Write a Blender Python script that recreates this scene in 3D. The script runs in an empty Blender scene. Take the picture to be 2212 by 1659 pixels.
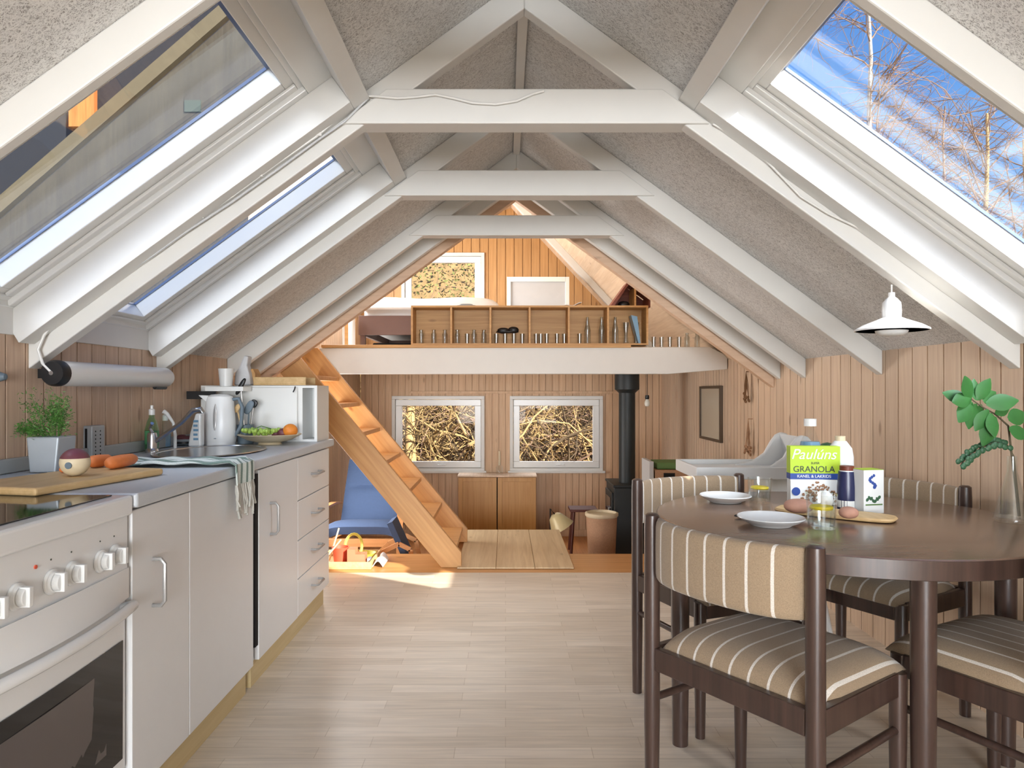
import bpy, math, random
from mathutils import Vector, Matrix
C = bpy.context.scene
COL = C.collection
PI = math.pi
V = Vector
# ------------------------------------------------------------------ camera, world, lights
F, VX, VY, H = 1500.0, 1092.0, 845.0, 1.10
cam = bpy.data.cameras.new('camera'); camo = bpy.data.objects.new('camera', cam); COL.objects.link(camo)
camo.location = (0, 0, H); camo.rotation_euler = (PI / 2, 0, 0)
cam.sensor_width = 36; cam.lens = F / 2212 * 36; cam.shift_x = (1106 - VX) / 2212; cam.shift_y = (VY - 829.5) / 2212
cam.clip_start = 0.05; cam.clip_end = 200
C.camera = camo
C.view_settings.view_transform = 'Standard'; C.view_settings.look = 'None'
C.view_settings.gamma = 1.0; C.view_settings.use_curve_mapping = False
C.view_settings.exposure = 0.65
C.cycles.use_denoising = True
C.cycles.max_bounces = 7; C.cycles.diffuse_bounces = 3; C.cycles.glossy_bounces = 3
C.cycles.transparent_max_bounces = 12; C.cycles.transmission_bounces = 4
C.cycles.caustics_reflective = False; C.cycles.caustics_refractive = False
C.cycles.sample_clamp_indirect = 4.0

world = bpy.data.worlds.new('sky'); C.world = world; world.use_nodes = True
wn = world.node_tree.nodes; wl = world.node_tree.links; wn.clear()
wo = wn.new('ShaderNodeOutputWorld'); wb = wn.new('ShaderNodeBackground')
tc = wn.new('ShaderNodeTexCoord'); sp = wn.new('ShaderNodeSeparateXYZ'); wl.new(tc.outputs['Generated'], sp.inputs[0])
rp = wn.new('ShaderNodeValToRGB'); wl.new(sp.outputs['Z'], rp.inputs[0])
e = rp.color_ramp.elements
e[0].position = 0.0; e[0].color = (0.62, 0.76, 0.95, 1)
e[1].position = 0.62; e[1].color = (0.06, 0.22, 0.66, 1)
q = e.new(0.16); q.color = (0.34, 0.57, 0.92, 1)
q = e.new(0.36); q.color = (0.13, 0.36, 0.80, 1)
nz = wn.new('ShaderNodeTexNoise'); nz.inputs['Scale'].default_value = 4; nz.inputs['Detail'].default_value = 6; nz.inputs['Distortion'].default_value = .6
mp = wn.new('ShaderNodeMapping'); mp.inputs['Scale'].default_value = (1, 1, 3.2); wl.new(tc.outputs['Generated'], mp.inputs[0]); wl.new(mp.outputs[0], nz.inputs['Vector'])
cr = wn.new('ShaderNodeValToRGB'); wl.new(nz.outputs[0], cr.inputs[0]); cr.color_ramp.elements[0].position = .5; cr.color_ramp.elements[1].position = .85
cr.color_ramp.elements[1].color = (.2, .2, .2, 1)
mx = wn.new('ShaderNodeMixRGB'); mx.inputs[2].default_value = (.85, .9, 1, 1); wl.new(cr.outputs[0], mx.inputs[0]); wl.new(rp.outputs[0], mx.inputs[1])
wl.new(mx.outputs[0], wb.inputs[0]); wb.inputs[1].default_value = .72; wl.new(wb.outputs[0], wo.inputs[0])

SUN = V((-1.75, 2.02, -1.30)).normalized()          # direction the sunlight travels
sl = bpy.data.lights.new('sun', 'SUN'); sl.energy = 8.0; sl.angle = 0.009; sl.color = (1, .93, .80)
so = bpy.data.objects.new('sun', sl); COL.objects.link(so); so.rotation_euler = SUN.to_track_quat('-Z', 'Y').to_euler()

def area(name, loc, aim, sx, sy, power, col=(1, 1, 1)):
    l = bpy.data.lights.new(name, 'AREA'); l.shape = 'RECTANGLE'; l.size = sx; l.size_y = sy; l.energy = power; l.color = col
    o = bpy.data.objects.new(name, l); COL.objects.link(o); o.location = loc
    o.rotation_euler = (V(aim) - V(loc)).to_track_quat('-Z', 'Y').to_euler()
    return o
# unseen fill lamps added at back gable, skylights, side wall, loft and far windows
area('gable_fill', (0.05, -4.88, 1.05), (0.05, 3, 1.0), 2.8, 1.7, 245, (.85, .925, 1))
area('left_skylight_fill', (-2.3, .45, 3.3), (.1, 3.0, .6), 1.6, 1.2, 62, (.88, .94, 1))
area('right_skylight_fill', (2.4, .45, 3.3), (-.4, 2.9, .5), 1.6, 1.2, 120, (.88, .94, 1))
area('side_fill', (-1.56, 5.12, .5), (1.6, 6.0, .4), .95, .95, 22, (1, .99, .97))
area('loft_fill', (-1.57, 5.85, 2.12), (1.2, 5.9, 1.6), 1.2, .5, 46, (1, .99, .97))
area('far_window_fill', (-.08, 8.0, 1.75), (-.08, 6.6, -.1), 2.6, .8, 42, (1, .98, .94))

# ------------------------------------------------------------------ materials
MATS = {}
def srgb(r, g, b):
    f = lambda c: (c / 255 / 12.92) if c / 255 <= .04045 else ((c / 255 + .055) / 1.055) ** 2.4
    return (f(r), f(g), f(b), 1)
def newmat(name):
    m = bpy.data.materials.new(name); m.use_nodes = True
    n = m.node_tree.nodes; p = n['Principled BSDF']
    MATS[name] = m
    return m, n, m.node_tree.links, p
def plain(name, col, rough=.5, metal=0, noise=.04, nscale=12, bump=0, spec=None, coat=0):
    m, n, l, p = newmat(name)
    t = n.new('ShaderNodeTexCoord'); z = n.new('ShaderNodeTexNoise'); z.inputs['Scale'].default_value = nscale; z.inputs['Detail'].default_value = 3
    l.new(t.outputs['Object'], z.inputs['Vector'])
    mr = n.new('ShaderNodeMapRange'); mr.inputs[3].default_value = 1 - noise; mr.inputs[4].default_value = 1 + noise; l.new(z.outputs[0], mr.inputs[0])
    hs = n.new('ShaderNodeHueSaturation'); hs.inputs['Color'].default_value = col; l.new(mr.outputs[0], hs.inputs['Value'])
    l.new(hs.outputs[0], p.inputs['Base Color'])
    p.inputs['Roughness'].default_value = rough; p.inputs['Metallic'].default_value = metal
    if spec is not None: p.inputs['Specular IOR Level'].default_value = spec
    if coat: p.inputs['Coat Weight'].default_value = coat; p.inputs['Coat Roughness'].default_value = .15
    if bump:
        b = n.new('ShaderNodeBump'); b.inputs['Strength'].default_value = bump; b.inputs['Distance'].default_value = .003
        l.new(z.outputs[0], b.inputs['Height']); l.new(b.outputs[0], p.inputs['Normal'])
    return m
def wood(name, c1, c2, grain=2, board=None, width=.1, off=0.0, rough=.5, knots=.0, fine=60, var=.12, coat=0, grains=1.0):
    """grain axis 0/1/2; boards counted along axis `board`."""
    m, n, l, p = newmat(name)
    t = n.new('ShaderNodeTexCoord'); s = n.new('ShaderNodeSeparateXYZ'); l.new(t.outputs['Object'], s.inputs[0])
    mp = n.new('ShaderNodeMapping'); sc = [fine, fine, fine]; sc[grain] = fine * .045; mp.inputs['Scale'].default_value = sc
    vec = t.outputs['Object']
    if board is not None:
        a = n.new('ShaderNodeMath'); a.operation = 'ADD'; a.inputs[1].default_value = off + 50 * width; l.new(s.outputs[board], a.inputs[0])
        d = n.new('ShaderNodeMath'); d.operation = 'DIVIDE'; d.inputs[1].default_value = width; l.new(a.outputs[0], d.inputs[0])
        fl = n.new('ShaderNodeMath'); fl.operation = 'FLOOR'; l.new(d.outputs[0], fl.inputs[0])
        wv = n.new('ShaderNodeTexWhiteNoise'); wv.noise_dimensions = '1D'; l.new(fl.outputs[0], wv.inputs['W'])
        ad = n.new('ShaderNodeVectorMath'); ad.operation = 'ADD'; l.new(vec, ad.inputs[0]); l.new(wv.outputs['Color'], ad.inputs[1]); vec = ad.outputs[0]
    l.new(vec, mp.inputs[0])
    z = n.new('ShaderNodeTexNoise'); z.inputs['Scale'].default_value = 1; z.inputs['Detail'].default_value = 4; z.inputs['Distortion'].default_value = .8
    l.new(mp.outputs[0], z.inputs['Vector'])
    cr = n.new('ShaderNodeValToRGB'); cr.color_ramp.elements[0].position = .5 - .22 / grains; cr.color_ramp.elements[1].position = .5 + .22 / grains
    cr.color_ramp.elements[0].color = c1; cr.color_ramp.elements[1].color = c2; l.new(z.outputs[0], cr.inputs[0])
    out = cr.outputs[0]
    if board is not None:
        mr = n.new('ShaderNodeMapRange'); mr.inputs[3].default_value = 1 - var; mr.inputs[4].default_value = 1 + var; l.new(wv.outputs['Value'], mr.inputs[0])
        hs = n.new('ShaderNodeHueSaturation'); l.new(out, hs.inputs['Color']); l.new(mr.outputs[0], hs.inputs['Value']); out = hs.outputs[0]
    if knots:
        mk = n.new('ShaderNodeMapping'); ks = [7.5, 7.5, 7.5]; ks[grain] = 2.6; mk.inputs['Scale'].default_value = ks; l.new(vec, mk.inputs[0])
        vo = n.new('ShaderNodeTexVoronoi'); vo.inputs['Scale'].default_value = 1; l.new(mk.outputs[0], vo.inputs['Vector'])
        kr = n.new('ShaderNodeValToRGB'); kr.color_ramp.elements[0].position = .05; kr.color_ramp.elements[1].position = .11
        kr.color_ramp.elements[0].color = (1, 1, 1, 1); kr.color_ramp.elements[1].color = (0, 0, 0, 1); l.new(vo.outputs['Distance'], kr.inputs[0])
        kf = n.new('ShaderNodeMath'); kf.operation = 'MULTIPLY'; kf.inputs[1].default_value = knots; l.new(kr.outputs[0], kf.inputs[0])
        mk2 = n.new('ShaderNodeMixRGB'); mk2.inputs[2].default_value = (c1[0] * .35, c1[1] * .25, c1[2] * .2, 1)
        l.new(kf.outputs[0], mk2.inputs[0]); l.new(out, mk2.inputs[1]); out = mk2.outputs[0]
    l.new(out, p.inputs['Base Color']); p.inputs['Roughness'].default_value = rough
    if coat: p.inputs['Coat Weight'].default_value = coat; p.inputs['Coat Roughness'].default_value = .2
    b = n.new('ShaderNodeBump'); b.inputs['Strength'].default_value = .08; b.inputs['Distance'].default_value = .002; l.new(z.outputs[0], b.inputs['Height']); l.new(b.outputs[0], p.inputs['Normal'])
    return m
def glassy(name, tint=(1, 1, 1, 1), edge=.5, rough=.02, base=.06):
    m, n, l, p = newmat(name); n.remove(p)
    o = n['Material Output']; tr = n.new('ShaderNodeBsdfTransparent'); tr.inputs[0].default_value = tint
    g = n.new('ShaderNodeBsdfGlossy'); g.inputs['Roughness'].default_value = rough; g.inputs[0].default_value = (1, 1, 1, 1)
    lw = n.new('ShaderNodeLayerWeight'); lw.inputs[0].default_value = .5
    pw = n.new('ShaderNodeMath'); pw.operation = 'POWER'; pw.inputs[1].default_value = 3.0; l.new(lw.outputs['Facing'], pw.inputs[0])
    mr = n.new('ShaderNodeMapRange'); mr.inputs[3].default_value = base; mr.inputs[4].default_value = edge
    l.new(pw.outputs[0], mr.inputs[0])
    mxs = n.new('ShaderNodeMixShader'); l.new(mr.outputs[0], mxs.inputs[0]); l.new(tr.outputs[0], mxs.inputs[1]); l.new(g.outputs[0], mxs.inputs[2]); l.new(mxs.outputs[0], o.inputs[0])
    return m
def wool():
    m, n, l, p = newmat('wood_wool_board')
    t = n.new('ShaderNodeTexCoord'); outs = []
    for i, (sc, dist) in enumerate(((60, 1.8), (88, 2.4), (44, 1.4))):
        mp = n.new('ShaderNodeMapping'); mp.inputs['Rotation'].default_value = (.4 * i, .7 * i, 1.1 * i); mp.inputs['Scale'].default_value = (1, 1.6, 1); l.new(t.outputs['Object'], mp.inputs[0])
        z = n.new('ShaderNodeTexNoise'); z.inputs['Scale'].default_value = sc; z.inputs['Detail'].default_value = 1.5; z.inputs['Distortion'].default_value = dist; l.new(mp.outputs[0], z.inputs['Vector'])
        s = n.new('ShaderNodeMath'); s.operation = 'SUBTRACT'; s.inputs[1].default_value = .5; l.new(z.outputs[0], s.inputs[0])
        a = n.new('ShaderNodeMath'); a.operation = 'ABSOLUTE'; l.new(s.outputs[0], a.inputs[0]); outs.append(a)
    mn = n.new('ShaderNodeMath'); mn.operation = 'MINIMUM'; l.new(outs[0].outputs[0], mn.inputs[0]); l.new(outs[1].outputs[0], mn.inputs[1])
    mn2 = n.new('ShaderNodeMath'); mn2.operation = 'MINIMUM'; l.new(mn.outputs[0], mn2.inputs[0]); l.new(outs[2].outputs[0], mn2.inputs[1])
    cr = n.new('ShaderNodeValToRGB'); l.new(mn2.outputs[0], cr.inputs[0])
    cr.color_ramp.elements[0].position = .0; cr.color_ramp.elements[0].color = srgb(240, 238, 234)
    cr.color_ramp.elements[1].position = .085; cr.color_ramp.elements[1].color = srgb(170, 165, 161)
    k = cr.color_ramp.elements.new(.022); k.color = srgb(232, 230, 227)
    l.new(cr.outputs[0], p.inputs['Base Color']); p.inputs['Roughness'].default_value = .95; p.inputs['Specular IOR Level'].default_value = .1
    b = n.new('ShaderNodeBump'); b.invert = True; b.inputs['Strength'].default_value = .5; b.inputs['Distance'].default_value = .006; l.new(mn2.outputs[0], b.inputs['Height']); l.new(b.outputs[0], p.inputs['Normal'])
def laminate():
    m, n, l, p = newmat('laminate_floor')
    t = n.new('ShaderNodeTexCoord'); br = n.new('ShaderNodeTexBrick')
    br.inputs['Scale'].default_value = 1; br.inputs['Brick Width'].default_value = .42; br.inputs['Row Height'].default_value = .065; br.inputs['Mortar Size'].default_value = .0012
    br.inputs['Color1'].default_value = srgb(232, 219, 202); br.inputs['Color2'].default_value = srgb(216, 202, 183); br.inputs['Mortar'].default_value = srgb(202, 186, 166)
    br.offset = .37; br.inputs['Bias'].default_value = 0
    l.new(t.outputs['Object'], br.inputs['Vector'])
    mp = n.new('ShaderNodeMapping'); mp.inputs['Scale'].default_value = (4, 60, 10); l.new(t.outputs['Object'], mp.inputs[0])
    z = n.new('ShaderNodeTexNoise'); z.inputs['Scale'].default_value = 1; z.inputs['Detail'].default_value = 4; z.inputs['Distortion'].default_value = .6; l.new(mp.outputs[0], z.inputs['Vector'])
    mr = n.new('ShaderNodeMapRange'); mr.inputs[1].default_value = .3; mr.inputs[2].default_value = .7; mr.inputs[3].default_value = .88; mr.inputs[4].default_value = 1.08; l.new(z.outputs[0], mr.inputs[0])
    hs = n.new('ShaderNodeHueSaturation'); l.new(br.outputs[0], hs.inputs['Color']); l.new(mr.outputs[0], hs.inputs['Value']); l.new(hs.outputs[0], p.inputs['Base Color'])
    p.inputs['Roughness'].default_value = .33
def stripes(name, c1, c2, period, frac, axis=0, off=0., rough=.95, bumpy=True):
    m, n, l, p = newmat(name)
    t = n.new('ShaderNodeTexCoord'); s = n.new('ShaderNodeSeparateXYZ'); l.new(t.outputs['Object'], s.inputs[0])
    zz = n.new('ShaderNodeTexNoise'); zz.inputs['Scale'].default_value = 420; l.new(t.outputs['Object'], zz.inputs['Vector'])
    a = n.new('ShaderNodeMath'); a.operation = 'ADD'; a.inputs[1].default_value = off + 20 * period; l.new(s.outputs[axis], a.inputs[0])
    d = n.new('ShaderNodeMath'); d.operation = 'DIVIDE'; d.inputs[1].default_value = period; l.new(a.outputs[0], d.inputs[0])
    f = n.new('ShaderNodeMath'); f.operation = 'FRACT'; l.new(d.outputs[0], f.inputs[0])
    g = n.new('ShaderNodeMath'); g.operation = 'LESS_THAN'; g.inputs[1].default_value = frac; l.new(f.outputs[0], g.inputs[0])
    mx = n.new('ShaderNodeMixRGB'); mx.inputs[1].default_value = c1; mx.inputs[2].default_value = c2; l.new(g.outputs[0], mx.inputs[0])
    mr = n.new('ShaderNodeMapRange'); mr.inputs[3].default_value = .65; mr.inputs[4].default_value = 1.35; l.new(zz.outputs[0], mr.inputs[0])
    hs = n.new('ShaderNodeHueSaturation'); l.new(mx.outputs[0], hs.inputs['Color']); l.new(mr.outputs[0], hs.inputs['Value']); l.new(hs.outputs[0], p.inputs['Base Color'])
    p.inputs['Roughness'].default_value = rough; p.inputs['Sheen Weight'].default_value = .2
    if bumpy:
        b = n.new('ShaderNodeBump'); b.inputs['Strength'].default_value = .25; b.inputs['Distance'].default_value = .002; l.new(zz.outputs[0], b.inputs['Height']); l.new(b.outputs[0], p.inputs['Normal'])
plain('white_paint', srgb(226, 223, 217), .42, noise=.03)
plain('white_gloss', srgb(238, 237, 233), .25, noise=.015)
plain('cupboard_white', srgb(238, 237, 236), .3, noise=.02)
plain('enamel', srgb(243, 243, 242), .18, noise=.01)
plain('plastic_white', srgb(236, 236, 234), .3, noise=.01)
plain('worktop_grey', srgb(205, 209, 213), .35, noise=.05, nscale=180)
plain('upstand_grey', srgb(172, 176, 175), .4, noise=.05, nscale=60)
plain('steel', srgb(190, 192, 195), .25, 1)
plain('zinc', srgb(178, 184, 188), .5, .35, noise=.08)
plain('black_plastic', srgb(22, 22, 24), .4)
plain('black_glass', srgb(18, 20, 24), .06, spec=.6)
plain('oven_glass', srgb(96, 88, 86), .09, noise=.1, nscale=3, spec=.7)
plain('dark_void', srgb(20, 16, 16), .9)
plain('cast_iron', srgb(40, 44, 44), .5, .1, noise=.1)
plain('handle_grey', srgb(172, 170, 168), .35, .3)
plain('gasket_sky_reflection', srgb(112, 128, 160), .2)  # blue of the reflected sky put into the gasket's colour
plain('rake_beige', srgb(92, 83, 62), .7, noise=.15)
plain('grey_blue', srgb(104, 118, 128), .5)
plain('paint_grey_light', srgb(196, 196, 196), .45)
plain('cable_white', srgb(228, 225, 219), .4)
plain('blue_fabric', srgb(64, 82, 114), .9, noise=.08, nscale=50, bump=.2)
plain('white_fabric', srgb(222, 222, 224), .9, noise=.05, nscale=20, bump=.2)
plain('bed_brown', srgb(92, 66, 58), .6, noise=.12)
plain('green_lime', srgb(176, 205, 52), .5)
plain('print_blue', srgb(44, 74, 150), .5)
plain('print_white', srgb(236, 238, 236), .5, noise=.01)
plain('print_dark', srgb(60, 70, 60), .6)
plain('granola_brown', srgb(150, 112, 84), .8, noise=.4, nscale=160, bump=.3)
plain('dark_blue_plastic', srgb(38, 44, 84), .3)
plain('cap_brown', srgb(112, 52, 34), .5)
plain('cream', srgb(224, 206, 172), .5)
plain('yellow', srgb(226, 200, 40), .5, noise=.1, nscale=90)
plain('orange_skin', srgb(230, 138, 50), .5, noise=.1, nscale=120, bump=.3)
plain('carrot', srgb(226, 130, 70), .55, noise=.12, nscale=60, bump=.2)
plain('plum', srgb(110, 58, 66), .45, noise=.2)
plain('grape', srgb(166, 196, 92), .3, noise=.15, nscale=40)
plain('bread', srgb(196, 146, 124), .7, noise=.16, nscale=40, bump=.3)
plain('leaf_green', srgb(74, 122, 44), .55, noise=.3, nscale=40)
plain('leaf_dark', srgb(52, 92, 62), .5, noise=.3, nscale=40)
plain('leaf_bright', srgb(52, 110, 50), .5, noise=.25, nscale=30)
plain('stem_brown', srgb(92, 82, 62), .7)
plain('dried_brown', srgb(120, 86, 56), .9)
plain('toy_red', srgb(218, 92, 66), .5); plain('toy_yellow', srgb(220, 208, 90), .5); plain('toy_orange', srgb(222, 128, 96), .5)
plain('toy_grey', srgb(150, 158, 164), .5); plain('toy_green', srgb(96, 128, 70), .6)
plain('detergent_green', srgb(90, 160, 110), .25)
plain('detergent_blue', srgb(120, 160, 190), .3)
plain('rattan', srgb(178, 138, 106), .8, noise=.25, nscale=90, bump=.5)
plain('brass_cream', srgb(206, 188, 140), .4, .1)
plain('stool_dark', srgb(92, 46, 34), .5)
plain('bark_birch', srgb(205, 196, 180), .8, noise=.35, nscale=9)
plain('bark_tan', srgb(196, 164, 112), .9, noise=.3, nscale=14)
plain('twig', srgb(150, 122, 100), .9, noise=.3, nscale=5)
plain('twig_tan', srgb(176, 148, 100), .9, noise=.35, nscale=3)
plain('twig_dark', srgb(92, 76, 54), .9, noise=.3, nscale=3)
plain('litter_ground', srgb(150, 124, 84), .95, noise=.5, nscale=6, bump=.6)
plain('hedge_green', srgb(130, 136, 78), .95, noise=.45, nscale=4)
plain('felt_roof', srgb(32, 35, 42), .9, noise=.5, nscale=50)
plain('mirror_wall_reflection', srgb(196, 184, 164), .2, .15, noise=.01)  # reflection of the pale wall put into the base colour
plain('frame_dark', srgb(84, 66, 48), .5)
plain('bulb', srgb(245, 240, 225), .2)
plain('rubber', srgb(40, 38, 38), .7)
plain('twine', srgb(200, 196, 186), .9, noise=.15, nscale=200)
wool(); laminate()
stripes('chair_fabric', srgb(158, 136, 110), srgb(222, 214, 204), .052, .125)
stripes('towel_fabric', srgb(214, 220, 212), srgb(112, 132, 122), .034, .36, axis=1)
stripes('patterned_glass', srgb(190, 186, 190), srgb(170, 70, 80), .012, .35, axis=0, rough=.2, bumpy=False)
wood('pine_wall_right', srgb(208, 178, 150), srgb(226, 200, 172), 2, 1, .1, 0, .6, .55, 70, .07)
wood('pine_wall_left', srgb(196, 164, 138), srgb(218, 190, 164), 2, 1, .088, 0, .6, .5, 70, .09)
wood('pine_wall_far', srgb(204, 166, 130), srgb(222, 188, 154), 2, 0, .07, 0, .6, .45, 70, .07)
wood('pine_gable', srgb(184, 136, 84), srgb(204, 156, 102), 2, 0, .09, 0, .5, .6, 60, .06)
wood('pine_orange', srgb(200, 144, 86), srgb(222, 170, 110), 0, None, rough=.38, knots=.6, fine=36)
wood('pine_orange_v', srgb(180, 128, 64), srgb(200, 150, 84), 2, None, rough=.4, fine=46)
wood('pine_shelf', srgb(188, 140, 84), srgb(212, 166, 108), 0, None, rough=.5, knots=.4, fine=46)
wood('pine_trim', srgb(214, 178, 148), srgb(228, 194, 164), 0, None, rough=.55, knots=.6, fine=46)
wood('pine_pale', srgb(214, 184, 154), srgb(230, 204, 176), 1, 0, .12, rough=.55, knots=.3, fine=46)
wood('platform_pine', srgb(206, 176, 134), srgb(226, 200, 160), 1, 0, .25, .05, .5, .3, 40, .05)
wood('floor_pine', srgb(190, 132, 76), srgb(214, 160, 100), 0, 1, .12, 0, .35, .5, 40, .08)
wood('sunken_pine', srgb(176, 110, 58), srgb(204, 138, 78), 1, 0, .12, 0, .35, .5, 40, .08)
wood('plinth_pine', srgb(202, 178, 130), srgb(216, 194, 148), 1, None, rough=.5, fine=40)
wood('walnut', srgb(56, 41, 36), srgb(80, 60, 52), 2, None, rough=.3, fine=50, coat=.3)
wood('walnut_top', srgb(116, 88, 70), srgb(138, 110, 90), 0, None, rough=.26, fine=34, coat=.5)
wood('board_beech', srgb(208, 172, 118), srgb(226, 192, 140), 1, None, rough=.5, fine=50)
wood('bent_birch', srgb(196, 138, 86), srgb(214, 158, 104), 0, None, rough=.4, fine=40)
wood('red_shelf', srgb(110, 56, 42), srgb(140, 76, 58), 0, None, rough=.5, fine=50)
wood('cladding', srgb(56, 52, 44), srgb(72, 67, 56), 2, 0, .12, 0, .8, .2, 40, .1)
wood('orange_board', srgb(170, 100, 50), srgb(196, 124, 66), 2, 0, .12, rough=.7)
glassy('window_glass', (.98, .985, 1, 1), .5, .0, .004)
glassy('clear_glass', (.95, .965, .965, 1), .45, .04, .03)
glassy('shelf_glass', (.86, .88, .88, 1), .7, .08, .10)
glassy('green_glass', (.62, .85, .66, 1), .5, .03, .08)

# ------------------------------------------------------------------ mesh helpers
BASE = {}
class MB:
    def __init__(s): s.v = []; s.f = []
    def add(s, vs, fs):
        k = len(s.v); s.v += [V(p) for p in vs]; s.f += [[i + k for i in f] for f in fs]; return s
    def box(s, x0, x1, y0, y1, z0, z1, M=None):
        x0, x1 = sorted((x0, x1)); y0, y1 = sorted((y0, y1)); z0, z1 = sorted((z0, z1))
        vs = [(x, y, z) for z in (z0, z1) for (x, y) in ((x0, y0), (x1, y0), (x1, y1), (x0, y1))]
        if M is not None: vs = [M @ V(p) for p in vs]
        return s.add(vs, [(3, 2, 1, 0), (4, 5, 6, 7), (0, 1, 5, 4), (1, 2, 6, 5), (2, 3, 7, 6), (3, 0, 4, 7)])
    def prism(s, poly, axis, a, b, M=None):
        """poly in the two other axes (in xyz order); extruded along axis from a to b."""
        def mk(p, t):
            q = list(p); q.insert(axis, t); return V(q)
        n = len(poly); vs = [mk(p, a) for p in poly] + [mk(p, b) for p in poly]
        if M is not None: vs = [M @ p for p in vs]
        ar = sum(poly[i][0] * poly[(i + 1) % n][1] - poly[(i + 1) % n][0] * poly[i][1] for i in range(n))
        fl = (ar > 0) ^ (axis == 1) ^ (b < a)
        fs = [list(range(n))[::-1], [i + n for i in range(n)]] + [(i, (i + 1) % n, (i + 1) % n + n, i + n) for i in range(n)]
        if not fl: fs = [list(f)[::-1] for f in fs]
        return s.add(vs, fs)
    def bar(s, p, q, w, h, up=(0, 0, 1)):
        p, q = V(p), V(q); d = (q - p); L = d.length; d.normalize(); u = V(up); x = d.cross(u).normalized(); z = x.cross(d)
        M = Matrix((x, d, z)).transposed().to_4x4(); M.translation = p
        return s.box(-w / 2, w / 2, 0, L, -h / 2, h / 2, M)
    def tube(s, pts, r, n=10, caps=True):
        pts = [V(p) for p in pts]; m = len(pts); rs = r if isinstance(r, (list, tuple)) else [r] * m
        prev = None; vs = []
        for i, p in enumerate(pts):
            d = (pts[min(i + 1, m - 1)] - pts[max(i - 1, 0)]).normalized()
            if prev is None:
                a = V((0, 0, 1)) if abs(d.z) < .9 else V((1, 0, 0)); u = d.cross(a).normalized()
            else: u = (prev - d * prev.dot(d)).normalized()
            prev = u; w = d.cross(u)
            for k in range(n):
                t = 2 * PI * k / n; vs.append(p + (u * math.cos(t) + w * math.sin(t)) * rs[i])
        fs = [(i * n + k, i * n + (k + 1) % n, (i + 1) * n + (k + 1) % n, (i + 1) * n + k) for i in range(m - 1) for k in range(n)]
        if caps: fs += [list(range(n))[::-1], [(m - 1) * n + k for k in range(n)]]
        return s.add(vs, fs)
    def lathe(s, prof, c=(0, 0, 0), n=24, axis=2, sx=1, sy=1):
        vs = []; c = V(c)
        for (r, z) in prof:
            for k in range(n):
                t = 2 * PI * k / n; p = [r * math.cos(t) * sx, r * math.sin(t) * sy]; p.insert(axis, z); vs.append(c + V(p))
        m = len(prof); fs = [(i * n + k, i * n + (k + 1) % n, (i + 1) * n + (k + 1) % n, (i + 1) * n + k) for i in range(m - 1) for k in range(n)]
        if prof[0][0] > 1e-6: fs.append(list(range(n))[::-1])
        if prof[-1][0] > 1e-6: fs.append([(m - 1) * n + k for k in range(n)])
        if axis == 1: fs = [list(f)[::-1] for f in fs]
        return s.add(vs, fs)
    def sell(s, c, r, e=1.0, n=20, m=12, M=None, e2=None):
        """superellipsoid; e<1 boxier"""
        e2 = e2 or e; pw = lambda t, q: math.copysign(abs(t) ** q, t); vs = []
        for i in range(m + 1):
            a = -PI / 2 + PI * i / m
            for k in range(n):
                b = 2 * PI * k / n
                p = V((r[0] * pw(math.cos(a), e) * pw(math.cos(b), e2), r[1] * pw(math.cos(a), e) * pw(math.sin(b), e2), r[2] * pw(math.sin(a), e)))
                vs.append((M @ p if M is not None else p) + V(c))
        fs = [(i * n + k, i * n + (k + 1) % n, (i + 1) * n + (k + 1) % n, (i + 1) * n + k) for i in range(m) for k in range(n)]
        return s.add(vs, fs)
    def sheet(s, fn, nu, nv, th=.004):
        """surface fn(u,v)->xyz with thickness (both sides)"""
        P = [[V(fn(i / nu, j / nv)) for j in range(nv + 1)] for i in range(nu + 1)]; vs = []; N = []
        for i in range(nu + 1):
            for j in range(nv + 1):
                a = P[min(i + 1, nu)][j] - P[max(i - 1, 0)][j]; b = P[i][min(j + 1, nv)] - P[i][max(j - 1, 0)]
                nn = a.cross(b); nn = nn.normalized() if nn.length > 1e-9 else V((0, 0, 1)); N.append(nn); vs.append(P[i][j])
        k = len(vs); vs2 = [vs[i] - N[i] * th for i in range(k)]; w = nv + 1; fs = []
        for i in range(nu):
            for j in range(nv):
                a, b, c, d = i * w + j, (i + 1) * w + j, (i + 1) * w + j + 1, i * w + j + 1
                fs += [(a, b, c, d), (d + k, c + k, b + k, a + k)]
        for i in range(nu):
            a, b = i * w, (i + 1) * w; fs.append((b, a, a + k, b + k)); a, b = i * w + nv, (i + 1) * w + nv; fs.append((a, b, b + k, a + k))
        for j in range(nv):
            a, b = j, j + 1; fs.append((a, b, b + k, a + k)); a, b = nu * w + j, nu * w + j + 1; fs.append((b, a, a + k, b + k))
        return s.add(vs + vs2, fs)
    def build(s, name, mat, parent=None, bevel=0, smooth=False, seg=2, origin=None):
        if parent is not None: b = BASE.get(parent.name, V((0, 0, 0)))
        elif origin is not None: b = V(origin)
        else:
            xs = [p.x for p in s.v]; ys = [p.y for p in s.v]; zs = [p.z for p in s.v]
            b = V(((min(xs) + max(xs)) / 2, (min(ys) + max(ys)) / 2, min(zs)))
        me = bpy.data.meshes.new(name); me.from_pydata([p - b for p in s.v], [], s.f); me.update()
        o = bpy.data.objects.new(name, me); COL.objects.link(o); BASE[o.name] = b
        if parent is not None: o.parent = parent
        else: o.location = b
        me.materials.append(MATS[mat])
        if smooth:
            for p in me.polygons: p.use_smooth = True
            try: me.set_sharp_from_angle(angle=math.radians(42))
            except Exception: pass
        if bevel:
            m = o.modifiers.new('edge', 'BEVEL'); m.width = bevel; m.segments = seg; m.limit_method = 'ANGLE'
        return o
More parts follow.
